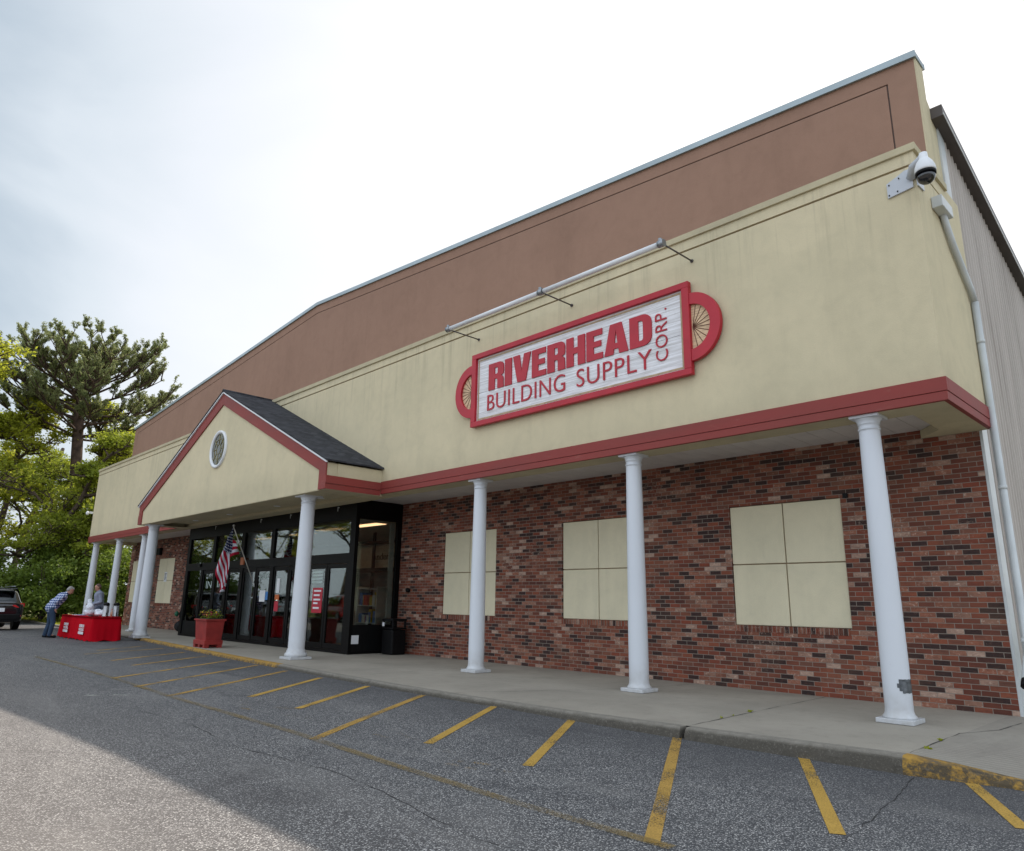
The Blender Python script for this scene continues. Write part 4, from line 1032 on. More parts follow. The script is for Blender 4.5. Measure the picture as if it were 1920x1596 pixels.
for _ in range(300):
    x = random.uniform(xa+.05, xb-.05); y = random.uniform(ya+.05, yb_-.05); z = .85+abs(random.gauss(0, .09)); s_ = .035
    a_ = random.uniform(0, 6.28); dx, dy = math.cos(a_)*s_, math.sin(a_)*s_
    fv2.add([(x-dx, y-dy, z), (x+dy*.5, y-dx*.5, z+.03), (x+dx, y+dy, z+.02), (x-dy*.5, y+dx*.5, z+.03)], [(0, 1, 2, 3)])
for _ in range(34):
    k = int(random.random() < .3); x = random.uniform(xa+.05, xb-.02); y = random.uniform(ya+.03, yb_-.05)
    flo[k].ball((x, y, .92+random.random()*.10), .024, 6, 4)
fv2.build('plants', LEAFB, PLT)['kind'] = 'stuff'; flo[0].build('flowers', plain('dark_red_petals', (.18, .01, .03)), PLT)['kind'] = 'stuff'; flo[1].build('flowers', plain('yellow_petals', (.6, .35, .02)), PLT)['kind'] = 'stuff'

# trash can
TC = thing('trash_can', (-12.79, 1.51, .12), 'black square litter bin between the entrance and the brick wall', 'trash can')
tx0, tx1, ty0, ty1 = -13.02, -12.56, 1.30, 1.72
MB().box(tx0+.01, tx1-.01, ty0+.01, ty1-.01, .125, .70).build('body', BLACKP, TC, bevel=.03)
m = MB().box(tx0, tx1, ty0, ty1, .71, .75)
for x, y in ((tx0+.01, ty0+.01), (tx1-.06, ty0+.01), (tx0+.01, ty1-.06), (tx1-.06, ty1-.06)): m.box(x, x+.05, y, y+.05, .75, .90)
m.box(tx0, tx1, ty0, ty1, .90, .96); m.build('hood', BLACKP, TC, bevel=.015)
MB().box(tx0+.03, tx0+.12, ty0-.008, ty0-.002, .78, .87).build('sticker', WHITEP, TC)

# things by the left brick wall
BG = thing('duffel_bag', (-25.9, 1.5, .12), 'large black slumped bag leaning on the brick wall left of the entrance', 'bag')
def blob(mb, pts, seg=12):
    for c, r_ in pts: mb.ball(c, r_, seg, 8)
    return mb
def remesh(o, v):
    r_ = o.modifiers.new('r', 'REMESH'); r_.mode = 'VOXEL'; r_.voxel_size = v; r_.use_smooth_shade = True
    s_ = o.modifiers.new('s', 'SMOOTH'); s_.iterations = 4; s_.factor = .5
b = blob(MB(), [((-26.3, 1.45, .34), (.35, .28, .22)), ((-25.9, 1.5, .45), (.35, .28, .33)), ((-25.6, 1.55, .70), (.24, .22, .38)), ((-25.5, 1.6, .98), (.15, .15, .15))])
o = b.build('bag_body', BLACKCLOTH, BG); remesh(o, .03)
MB().tube([(-25.7, 1.35, .95), (-25.8, 1.2, .8), (-25.9, 1.22, .5)], .018, 6).build('strap', BLACKCLOTH, BG)
BK = thing('bucket', (-25.0, 1.1, .12), 'orange and white bucket by the black bag', 'bucket')
MB().lathe((-25.0, 1.1, .122), [(.12, 0), (.14, .30), (.15, .31), (.15, .33)], 20).build('pail', WHITEP, BK)
MB().lathe((-25.0, 1.1, .45), [(.13, 0), (.135, .2), (.12, .21)], 20).build('orange_tub', plain('orange_plastic', (.32, .10, .04), .5), BK)
CPp = thing('crumpled_bag', (-24.95, 1.1, .66), 'crumpled white plastic bag lying on top of the orange and white bucket', 'bag')
o = blob(MB(), [((-25.0, 1.1, .74), (.14, .12, .07)), ((-24.85, 1.12, .79), (.12, .1, .07)), ((-24.7, 1.1, .83), (.08, .07, .05))]).build('plastic', WHITEP, CPp); remesh(o, .015)
BT = thing('spray_bottle', (-24.35, .95, .12), 'small white bottle standing at the left foot of the entrance frame', 'bottle')
MB().lathe((-24.35, .95, .122), [(.045, 0), (.05, .02), (.05, .16), (.02, .20), (.018, .24)], 14).build('bottle_body', WHITEP, BT); MB().box(-24.40, -24.32, .93, .97, .362, .40).build('spray_head', REDP, BT)
GH = thing('hose_box', (-26.6, 1.75, .95), 'small black box with a green lid on the brick wall by the far porch column', 'box')
MB().box(-27.5, -26.95, 1.72, 1.925, .62, .86).build('box_body', BLACKP, GH, bevel=.02); MB().ball((-27.55, 1.65, .76), (.10, .08, .10)).build('green_reel', plain('green_plastic', (.01, .12, .06), .5), GH)

# ------------------------------------------------------------------ tables with red cloths
CLR = None
def clothmat():
    m = Mt('red_table_cloth', 1.0, .05); m.base(m.mix(m.noise(2, 4), (.50, .005, .014), (.38, .004, .011))); return m.m
CLR = clothmat()
def table(x1, lab):
    x0 = x1-1.80; y0, y1 = -2.55, -1.76; zt = .765
    t = thing('folding_table', ((x0+x1)/2, (y0+y1)/2, .05), lab, 'table', 'red covered tables at the kerb')
    MB().box(x0+.03, x1-.03, y0+.03, y1-.03, zt-.045, zt-.012).build('tabletop', WHITEP, t)
    for x in (x0+.2, x1-.2):
        MB().tube([(x, y0+.1, .05), (x, y0+.1, zt-.045)], .014, 8).build('leg', STEEL, t); MB().tube([(x, y1-.1, .05), (x, y1-.1, zt-.045)], .014, 8).build('leg', STEEL, t)
    # cloth top + pleated skirt
    per = []
    def edge(ax, ay, bx_, by_, n):
        for k in range(n): per.append((ax+(bx_-ax)*k/n, ay+(by_-ay)*k/n))
    edge(x0, y0, x1, y0, 44); edge(x1, y0, x1, y1, 20); edge(x1, y1, x0, y1, 44); edge(x0, y1, x0, y0, 20)
    cx, cy = (x0+x1)/2, (y0+y1)/2; n = len(per); vs = []; rows = 8
    for r_ in range(rows+1):
        f = r_/rows
        for k, (px_, py_) in enumerate(per):
            d = Vector((px_-cx, py_-cy)); side = Vector((0, 1 if py_ > cy else -1)) if abs(abs(py_-cy)-(y1-y0)/2) < 1e-6 else Vector((1 if px_ > cx else -1, 0))
            fold = f*(.016*math.sin(k*.37+x1)+.007*math.sin(k*1.31+2))
            out_ = .004+f*.045
            dd = Vector((px_, py_))+side*(out_+fold)
            vs.append((dd.x, dd.y, zt-.006-(zt-.075-(.02*math.sin(k*.5) if f == 1 else 0))*f))
    m = MB(); m.add(vs, [(r_*n+k, r_*n+(k+1) % n, (r_+1)*n+(k+1) % n, (r_+1)*n+k) for r_ in range(rows) for k in range(n)], True)
    m.add([(px_, py_, zt) for px_, py_ in per], [tuple(range(n))]); b0 = len(m.v)-n
    m.add([], [])
    for k in range(n): m.f.append((k, (k+1) % n, b0+(k+1) % n, b0+k)); m.sm.append(False)
    CLo = m.build('tablecloth', CLR, t)
    cxl = cx+.12
    lg = MB()
    text_mesh(lg, 'RIVERHEAD', cxl-.26, cxl+.26, .44, .53, y0-.085, y0-.08, offset=.02); text_mesh(lg, 'BUILDING', cxl-.26, cxl+.26, .34, .42, y0-.087, y0-.082, offset=.01)
    lg.box(cxl-.28, cxl+.26, y0-.090, y0-.085, .24, .32)
    lg.build('printed_logo', WHITEP, t)
table(-22.62, 'red covered table with two coffee urns on it, nearer the entrance')
table(-24.44, 'red covered table with papers on it, next to the man in plaid')
def urn(x, y, z, lab):
    t = thing('coffee_urn', (x, y, z), lab, 'coffee urn', 'coffee urns on the red table')
    MB().lathe((x, y, z), [(.09, 0), (.09, .03), (.083, .035), (.083, .34)], 20).build('steel_body', plain('brushed_steel', (.35, .35, .36), .25, metal=.9), t)
    MB().lathe((x, y, z+.34), [(.085, 0), (.09, .04), (.07, .07), (.03, .09)], 20).build('black_lid', BLACKP, t)
    MB().tube([(x+.08, y, z+.12), (x+.13, y, z+.12), (x+.13, y, z+.08)], .012, 6).build('tap', BLACKP, t)
urn(-23.0, -2.13, .767, 'steel coffee urn with black lid, nearer the white bags'); urn(-22.95, -1.86, .767, 'steel coffee urn with black lid at the table corner nearest the kerb')
t = thing('bottle', (-23.15, -2.0, .767), 'orange labelled bottle standing between the two coffee urns', 'bottle')
MB().lathe((-22.85, -2.0, .768), [(.035, 0), (.037, .12), (.015, .17), (.013, .21)], 12).build('bottle_glass', plain('peach_bottle', (.45, .25, .16), .3), t)
MB().lathe((-22.85, -2.0, .978), [(.014, 0), (.014, .03)], 10).build('cap', REDP, t)
BAGM = plain('white_plastic_film', (.62, .64, .70), .45, var=.2, scale=8)
def pbag(x, y, z, blobs, lab):
    t = thing('plastic_bag', (x, y, z), lab, 'plastic bag', 'white plastic bags on the red tables')
    o = blob(MB(), [((x+a_, y+b_, z+c), r_) for a_, b_, c, r_ in blobs]).build('film', BAGM, t); remesh(o, .014)
    d = o.modifiers.new('d', 'DISPLACE'); tx = bpy.data.textures.new('crumple', 'CLOUDS'); tx.noise_scale = .07; d.texture = tx; d.strength = .05; d.mid_level = .5
pbag(-24.0, -2.32, .765, [(0, 0, .12, (.20, .16, .12)), (.02, -.02, .26, (.15, .12, .14)), (-.06, -.02, .42, (.08, .07, .13))], 'tall white plastic bag standing beside the lower bags')
pbag(-23.55, -2.12, .765, [(0, 0, .08, (.22, .16, .08)), (.1, .08, .14, (.12, .12, .09)), (-.12, -.05, .15, (.10, .1, .08))], 'low crumpled white plastic bag nearest the coffee urns')
t = thing('paper_stack', (-25.2, -2.2, .767), 'stack of white and blue papers on the far red table', 'papers')
MB().box(-25.5, -25.1, -2.45, -2.15, .767, .785).build('white_sheets', WHITEP, t); MB().box(-25.05, -24.75, -2.4, -2.1, .767, .79).build('blue_brochure', plain('blue_brochure_print', (.25, .35, .55)), t)
MB().box(-23.35, -23.05, -2.5, -2.3, .767, .80).build('black_tray', BLACKP, t)

# ------------------------------------------------------------------ people
SKIN = plain('skin', (.42, .22, .15), .5, .4, var=.08)
def limb(mb, p, q, r0_, r1_):
    p, q = Vector(p), Vector(q); mb.tube([p, q], [r0_, r1_], 14); mb.ball(p, r0_, 14, 10); mb.ball(q, r1_, 14, 10)
def hand(mb, wrist, d, side):
    """palm and five curled fingers; d = direction of the forearm, side = thumb side"""
    wrist, d = Vector(wrist), Vector(d).normalized(); side = Vector(side); side = (side-d*side.dot(d)).normalized(); nrm_ = d.cross(side)
    mb.ball(tuple(wrist+d*.05), .034, 10, 8); mb.ball(tuple(wrist+d*.075+side*.012), .032, 10, 8)
    for i, L_ in enumerate((.068, .078, .072, .056)):
        b = wrist+d*.085+side*(.030-.020*i); k1 = b+d*L_*.5+nrm_*.012; k2 = k1+d*L_*.35+nrm_*.03
        mb.tube([b, k1, k2], [.0095, .009, .0075], 8); mb.ball(k2, .0075, 8, 6)
    b = wrist+d*.03+side*.03; k1 = b+d*.03+side*.022; k2 = k1+d*.028+nrm_*.012
    mb.tube([b, k1, k2], [.012, .011, .009], 8); mb.ball(k2, .009, 8, 6)
def head(mb, c, fwd, tilt=0.0):
    """skull, jaw, nose, ears, brow, neck-ready; fwd = facing direction incl. pitch"""
    c = Vector(c); f = Vector(fwd).normalized(); s_ = f.cross(Vector((0, 0, 1))).normalized(); u = s_.cross(f)
    P = lambda a_, b_, d: tuple(c+s_*a_+f*b_+u*d)
    def ell(o_, r_, seg=16):
        b0 = len(mb.v); mb.ball((0, 0, 0), r_, seg, 12)
        for k in range(b0, len(mb.v)):
            v = mb.v[k]; mb.v[k] = P(o_[0]+v[0], o_[1]+v[1], o_[2]+v[2])
    ell((0, -.01, .035), (.076, .097, .085)); ell((0, .03, -.045), (.058, .062, .070)); ell((0, .055, -.085), (.035, .035, .026))
    ell((0, .105, -.018), (.013, .020, .024)); ell((0, .112, -.03), (.017, .014, .011))
    ell((0, .088, .018), (.048, .012, .010)); ell((0, .088, -.06), (.024, .010, .006)); ell((0, .086, -.072), (.020, .010, .006))
    for q in (-1, 1): ell((.078*q, -.01, -.01), (.009, .018, .030)); ell((.045*q, .062, -.02), (.018, .018, .02))
    return P
def person(name_lab, loc, yawd, pose, shirtm, trm, hairm, bald=False, sleeve=True):
    t = thing('person', loc, name_lab, 'person')
    O = Vector(loc); cz_, sz_ = math.cos(R(yawd)), math.sin(R(yawd))
    T = lambda p: Vector((p[0]*cz_-p[1]*sz_, p[0]*sz_+p[1]*cz_, p[2]))+O
    D = lambda p: Vector((p[0]*cz_-p[1]*sz_, p[0]*sz_+p[1]*cz_, p[2]))
    P = {k: T(v) for k, v in pose.items() if k != 'face'}
    b = MB()
    for s_ in 'LR':
        limb(b, P['hip'+s_], P['kne'+s_], .078, .055); limb(b, P['kne'+s_], P['ank'+s_], .052, .036)
        limb(b, P['ank'+s_], P['toe'+s_], .038, .03)
        limb(b, P['sho'+s_], P['elb'+s_], .048, .038); limb(b, P['elb'+s_], P['wri'+s_], .036, .026)
        hand(b, P['wri'+s_], P['wri'+s_]-P['elb'+s_], D((1 if s_ == 'L' else -1, .4, .4)))
        limb(b, P['che'], P['sho'+s_], .10, .055)
    limb(b, P['pel'], P['wai'], .13, .125); limb(b, P['wai'], P['che'], .125, .14); limb(b, P['che'], P['nek'], .10, .055); limb(b, P['nek'], P['hed']-D((0, 0, .03)), .052, .05)
    Pf = head(b, P['hed'], D(pose['face']))
    o = b.build('body', SKIN, t); remesh(o, .0075)
    ey = MB()
    for q in (-1, 1): ey.ball(Pf(.031*q, .088, -.002), .0095, 8, 6)
    ey.build('eyes', plain('eye_dark', (.03, .025, .02), .2), t)
    # shirt
    s = MB()
    limb(s, P['pel']+D((0, -.01, .02)), P['wai'], .176, .160); limb(s, P['wai'], P['che'], .152, .160)
    for q in 'LR':
        limb(s, P['che'], P['sho'+q], .125, .078); limb(s, P['sho'+q], P['elb'+q], .070, .058); limb(s, P['elb'+q], P['elb'+q].lerp(P['wri'+q], .88), .056, .043)
    limb(s, P['che'], P['nek'], .12, .066)
    o = s.build('shirt', shirtm, t); remesh(o, .013)
    j = MB(); limb(j, P['pel'], P['pel']+D((0, .0, .08)), .145, .140)
    for q in 'LR': limb(j, P['hip'+q], P['kne'+q], .100, .076); limb(j, P['kne'+q], P['ank'+q], .074, .066)
    o = j.build('trousers', trm, t); remesh(o, .014)
    for q in 'LR':
        f = MB(); limb(f, P['ank'+q]+D((0, -.03, -.035)), P['toe'+q], .045, .042); o = f.build('shoe', BLACKP, t); remesh(o, .01)
    h = MB()
    def he(o_, r_):
        b0 = len(h.v); h.ball((0, 0, 0), r_, 16, 12)
        P0 = Vector(Pf(0, 0, 0)); sx_ = Vector(Pf(1, 0, 0))-P0; fy = Vector(Pf(0, 1, 0))-P0; uz = Vector(Pf(0, 0, 1))-P0
        for k in range(b0, len(h.v)):
            v = h.v[k]; h.v[k] = tuple(P0+sx_*(o_[0]+v[0])+fy*(o_[1]+v[1])+uz*(o_[2]+v[2]))
    he((0, -.035, .045), (.080, .085, .085)); he((0, -.06, .0), (.076, .06, .075))
    if not bald: he((0, .01, .085), (.066, .07, .045))
    o = h.build('hair', hairm, t); remesh(o, .011)
    return t
def plaid():
    m = Mt('blue_white_plaid', .85, .2); X, Y, Z = m.xyz()
    f = lambda v, s_: m.math('GREATER_THAN', m.math('FRACT', m.math('MULTIPLY', v, s_)), .5)
    a = m.math('ADD', f(Z, 13), f(m.math('ADD', X, Y), 13))
    m.base(m.ramp(m.math('MULTIPLY', a, .5), [(0.0, (.02, .035, .12)), (.4, (.16, .22, .40)), (.9, (.62, .66, .74))], 'CONSTANT')); return m.m
JEAN = plain('blue_denim', (.022, .045, .085), .85, var=.25, scale=6); JEAN2 = plain('dark_denim', (.05, .065, .10), .85, var=.2, scale=6)
pose1 = dict(hipL=(-.10, -.03, .90), hipR=(.10, -.03, .90), kneL=(-.11, .0, .48), kneR=(.12, .05, .48), ankL=(-.12, -.08, .09), ankR=(.13, .0, .09), toeL=(-.13, .08, .04), toeR=(.15, .16, .04),
    pel=(0, -.03, .93), wai=(0, .05, 1.06), che=(0, .22, 1.28), nek=(0, .33, 1.40), hed=(0, .43, 1.50), shoL=(-.19, .24, 1.33), shoR=(.19, .24, 1.33), elbL=(-.30, .0, 1.14), elbR=(.30, .0, 1.12), wriL=(-.20, .02, .93), wriR=(.21, .04, .92), face=(0, 1, -.75))
person('man in blue and white plaid shirt and jeans bending toward the red tables', (-25.55, -3.02, .05), 0, pose1, plaid(), JEAN, plain('grey_hair', (.28, .27, .26), .7, var=.2, scale=30))
pose2 = dict(hipL=(-.10, 0, .93), hipR=(.10, 0, .93), kneL=(-.11, .02, .50), kneR=(.11, .02, .50), ankL=(-.12, -.02, .09), ankR=(.12, -.02, .09), toeL=(-.13, .13, .04), toeR=(.13, .13, .04),
    pel=(0, 0, .96), wai=(0, .0, 1.10), che=(0, .03, 1.36), nek=(0, .05, 1.50), hed=(0, .10, 1.62), shoL=(-.20, .03, 1.42), shoR=(.20, .03, 1.42), elbL=(-.27, -.02, 1.14), elbR=(.26, .02, 1.14), wriL=(-.16, .20, 1.05), wriR=(.12, .24, 1.06), face=(0, 1, -.65))
person('man in grey long sleeved shirt standing behind the red tables looking down', (-26.5, -1.42, .05), 172, pose2, plain('grey_shirt_cloth', (.21, .24, .31), .8, var=.12, scale=5), JEAN2, plain('brown_cropped_hair', (.10, .06, .045), .7, var=.3, scale=30), bald=True)

# ------------------------------------------------------------------ cars
def car(loc, yawd, paint, lab):
    """rear centre of the car at loc on the ground; the nose points to local -X"""
    t = thing('parked_car', loc, lab, 'car', 'cars in the lot'); O = Vector(loc)
    # stations: x, zbottom, zbelt, zroof, halfwidth, roof halfwidth
    S = [(0.0, .40, .90, 1.0, .80, .62), (-.01, .34, .95, 1.06, .86, .64), (-.10, .29, 1.0, 1.20, .905, .66), (-.36, .27, 1.02, 1.54, .92, .66), (-.62, .26, 1.03, 1.60, .925, .66), (-1.4, .26, 1.02, 1.63, .93, .66), (-2.3, .26, 1.0, 1.62, .93, .65), (-2.9, .26, .98, 1.52, .93, .62), (-3.45, .26, .98, 1.12, .93, .66), (-4.1, .28, .90, .98, .91, .68), (-4.5, .32, .78, .84, .84, .62), (-4.62, .40, .66, .70, .74, .55)]
    m = MB(); n = 0; ring = 14
    vs = []
    for (x, zb, zl, zr_, w_, wr) in S:
        half = [(w_*.90, zb), (w_*.985, zb+.10), (w_, (zb+zl)/2), (w_*.985, zl), (w_*.93+(wr-w_)*.1, zl+.03*(zr_-zl)), (wr+.03, zr_-.07*min(1, (zr_-zl)/.3)), (wr*.78, zr_)]
        pts_ = [(x, a_, z) for a_, z in half]+[(x, -a_, z) for a_, z in half[::-1]]
        vs += pts_
    fs = []
    for i in range(len(S)-1):
        for k in range(ring): fs.append((i*ring+k, i*ring+(k+1) % ring, (i+1)*ring+(k+1) % ring, (i+1)*ring+k))
    fs += [tuple(range(ring))[::-1], tuple((len(S)-1)*ring+k for k in range(ring))]
    m.add(vs, fs, True)
    def B(mb, name, mat, par=t, bev=0.0):
        mb.v = [tuple(Vector(v)+O) for v in mb.v]; return mb.build(name, mat, par, bev)
    bo = B(m, 'body', paint); s_ = bo.modifiers.new('sub', 'SUBSURF'); s_.levels = s_.render_levels = 2
    # glass panels proud of the cabin
    def Wn(pts_, name='window'):
        mb = MB(); n_ = len(pts_); mb.add(pts_, [tuple(range(n_))]); return B(mb, name, TGLASS)
    Wn([(-.035, -.60, 1.10), (-.035, .60, 1.10), (-.34, .55, 1.50), (-.34, -.55, 1.50)], 'rear_window')
    for q in (-1, 1):
        for (xa_, xb_) in ((-.75, -1.30), (-1.36, -2.25), (-2.31, -3.05)):
            k0 = .72 if xb_ < -3 else .69
            P_ = [(xa_, q*.925, 1.07), (xb_, q*.925, 1.06), (xb_+(.25 if xb_ < -3 else 0), q*.745, 1.50 if xb_ > -3 else 1.42), (xa_, q*.745, 1.53)]
            Wn(P_ if q < 0 else P_[::-1])
    Wn([(-3.02, -.58, 1.50), (-3.02, .58, 1.50), (-3.5, .74, 1.10), (-3.5, -.74, 1.10)], 'windshield')
    TL = emis('tail_light_red', (.42, .008, .008), .06)
    for q in (-1, 1):
        mb = MB().add([(-.015, q*.46, .93), (.000, q*.62, .86), (-.03, q*.80, .84), (-.20, q*.925, .90), (-.24, q*.925, 1.02), (-.06, q*.80, 1.02), (-.03, q*.60, 1.0), (-.02, q*.46, .97)], [(0, 1, 6, 7)[::-q], (1, 2, 5, 6)[::-q], (2, 3, 4, 5)[::-q]]); lo_ = B(mb, 'tail_light', TL); so_ = lo_.modifiers.new('t', 'SOLIDIFY'); so_.thickness = .03; so_.offset = 0
        B(MB().box(-.06, .012, *(sorted((q*.55, q*.82))), .52, .56), 'reflector', REDP)
        B(MB().box(-4.62, -4.42, *(sorted((q*.48, q*.80))), .62, .72), 'headlight', WHITEP, bev=.02)
        B(MB().box(-2.95, -2.8, *(sorted((q*.93, q*1.08))), 1.04, 1.16), 'mirror', paint, bev=.02)
        B(MB().tube([(-.6, q*.60, 1.66), (-2.6, q*.58, 1.66)], .016, 6), 'roof_rail', STEEL)
    B(MB().box(.0, .028, -.5, .5, .93, .965), 'chrome_strip', STEEL)
    B(MB().box(.0, .026, -.26, .26, .70, .84), 'plate', WHITEP)
    B(MB().box(-.3, .05, -.80, .80, .38, .62), 'bumper', BLACKP, bev=.04)
    B(MB().box(-.32, -.02, -.58, .58, 1.545, 1.585), 'spoiler', paint, bev=.015)
    for xw in (-.85, -3.65):
        for q in (-1, 1):
            w_ = MB(); y0, y1 = q*.72, q*.94
            w_.tube([(xw, y0, .345), (xw, y0*.35+y1*.65, .345), (xw, y1, .345)], [.33, .345, .325], 28)
            wo_ = B(w_, 'wheel', BLACKP, bev=.01)
            B(MB().tube([(xw, q*.92, .345), (xw, q*.948, .345)], [.225, .20], 20), 'rim', STEEL, wo_)
    t.rotation_euler = (0, 0, R(yawd))
    return t
BLKP = Mt('black_car_paint', .12, .6); BLKP.base((.008, .008, .010)); BLKP.b.inputs['Coat Weight'].default_value = 1.0
REDC = Mt('red_car_paint', .2, .6); REDC.base((.45, .012, .010)); REDC.b.inputs['Coat Weight'].default_value = 1.0
WHC = Mt('silver_car_paint', .25, .6, .5); WHC.base((.4, .42, .44)); WHC.b.inputs['Coat Weight'].default_value = 1.0
CAR = car((-31.6, -3.55, .05), 0, BLKP.m, 'black sport utility car with red tail light, cut off by the left edge')
def carcopy(loc, yawd, mat, lab):
    r_ = dup(CAR, loc, R(yawd), 1.0, lab, 'cars in the lot')
    for c in r_.children:
        if c.name.split('.')[0] in ('body', 'mirror', 'spoiler'):
            c.material_slots[0].link = 'OBJECT'; c.material_slots[0].material = mat
# cars parked across the aisle, seen only as reflections in the shop glass
carcopy((-36.0, -14.0, .05), 8, REDC.m, 'red car parked out of frame, mirrored in the right entrance doors')
carcopy((-38.0, -10.6, .05), 4, WHC.m, 'silver car parked out of frame beside the red car')
carcopy((-37.5, -7.2, .05), -2, BLKP.m, 'black car parked out of frame two spaces from the sport utility car')
carcopy((-38.5, -18.5, .05), 5, WHC.m, 'silver car parked out of frame on the other side of the red car')

# ------------------------------------------------------------------ trees
def leafmesh(name, C, size, mat, parent, flat=0.0, asp=.6):
    n = len(C); C = np.asarray(C); sz = size*rng.uniform(.6, 1.35, n)
    a1 = rng.normal(size=(n, 3)); a1[:, 2] *= (1-flat); a1 /= np.linalg.norm(a1, axis=1)[:, None]
    a2 = rng.normal(size=(n, 3)); a2 -= a1*(a1*a2).sum(1)[:, None]; a2 /= np.linalg.norm(a2, axis=1)[:, None]
    a1 *= sz[:, None]; a2 *= (sz*asp)[:, None]
    V = np.stack([C-a1, C-a2*.9+a1*.1, C+a1, C+a2], 1).reshape(-1, 3)-np.array(ORG[parent.name])
    me = bpy.data.meshes.new(name); me.vertices.add(4*n); me.vertices.foreach_set('co', V.astype(np.float32).ravel())
    me.loops.add(4*n); me.loops.foreach_set('vertex_index', np.arange(4*n, dtype=np.int32)); me.polygons.add(n); me.polygons.foreach_set('loop_start', np.arange(0, 4*n, 4, dtype=np.int32))
    try: me.polygons.foreach_set('loop_total', np.full(n, 4, dtype=np.int32))
    except Exception: pass
    me.materials.append(mat); me.update(); me.validate()
    o = bpy.data.objects.new(name, me); col.objects.link(o); o.parent = parent; ORG[o.name] = ORG[parent.name]; return o
def decid(loc, H, spread, mat, lab, nleaf=26000, lsize=.085, trunk=.22, low=.25, gap=1.0, seed=1, name='broadleaf_tree', group='spring green trees left of the store', levels=4, lean=(0, 0)):
    rd = random.Random(seed); t = thing(name, loc, lab, 'tree', group); O = Vector(loc)
    tr = MB(); tips = []
    def br(p, d, L_, r_, lv):
        pts_ = [p]; q = p; dd = d
        n_ = 4
        for i in range(n_):
            dd = (dd+Vector((rd.gauss(0, .14), rd.gauss(0, .14), rd.gauss(0, .08)+.05))).normalized(); q = q+dd*L_/n_; pts_.append(q)
        tr.tube(pts_, [r_*(1-.45*i/n_) for i in range(n_+1)], 7 if lv < 2 else 5, cap=False)
        if lv >= levels: tips.append((pts_[-1], L_)); tips.append((pts_[-2], L_)); return
        k = rd.choice((3, 4)) if lv else 12
        for j in range(k):
            f = rd.uniform(.35, 1.0) if lv else rd.uniform(low, 1.0); i_ = min(int(f*n_), n_-1); pp = pts_[i_].lerp(pts_[i_+1], f*n_-i_)
            a_ = rd.uniform(0, 6.28); el = rd.uniform(-.15, .7) if lv == 0 else rd.uniform(-.25, .65)
            o_ = Vector((math.cos(a_)*math.cos(el), math.sin(a_)*math.cos(el), math.sin(el)))
            nd = (dd*.35+o_).normalized() if lv else o_
            br(pp, nd, (spread*rd.uniform(.6, 1.0)*(1.15-.5*f) if lv == 0 else L_*rd.uniform(.5, .72)), r_*(.5 if lv == 0 else .6), lv+1)
        if lv: tips.append((pts_[-1], L_))
    br(O, Vector((lean[0], lean[1], 1)).normalized(), H*.86, trunk, 0)
    tr.build('trunk', BARK, t)
    per = max(6, nleaf//len(tips)); C = []
    for p, L_ in tips:
        if rd.random() < .16*gap: continue
        r_ = max(.28, min(.62, L_*.45)); k = int(per*rd.uniform(.35, 1.7))
        c = rng.normal(size=(k, 3))*np.array([r_*.62, r_*.62, r_*.36])+np.array(p)+np.array([0, 0, .05]); C.append(c)
    leafmesh('crown', np.concatenate(C), lsize, mat, t, .4); return t
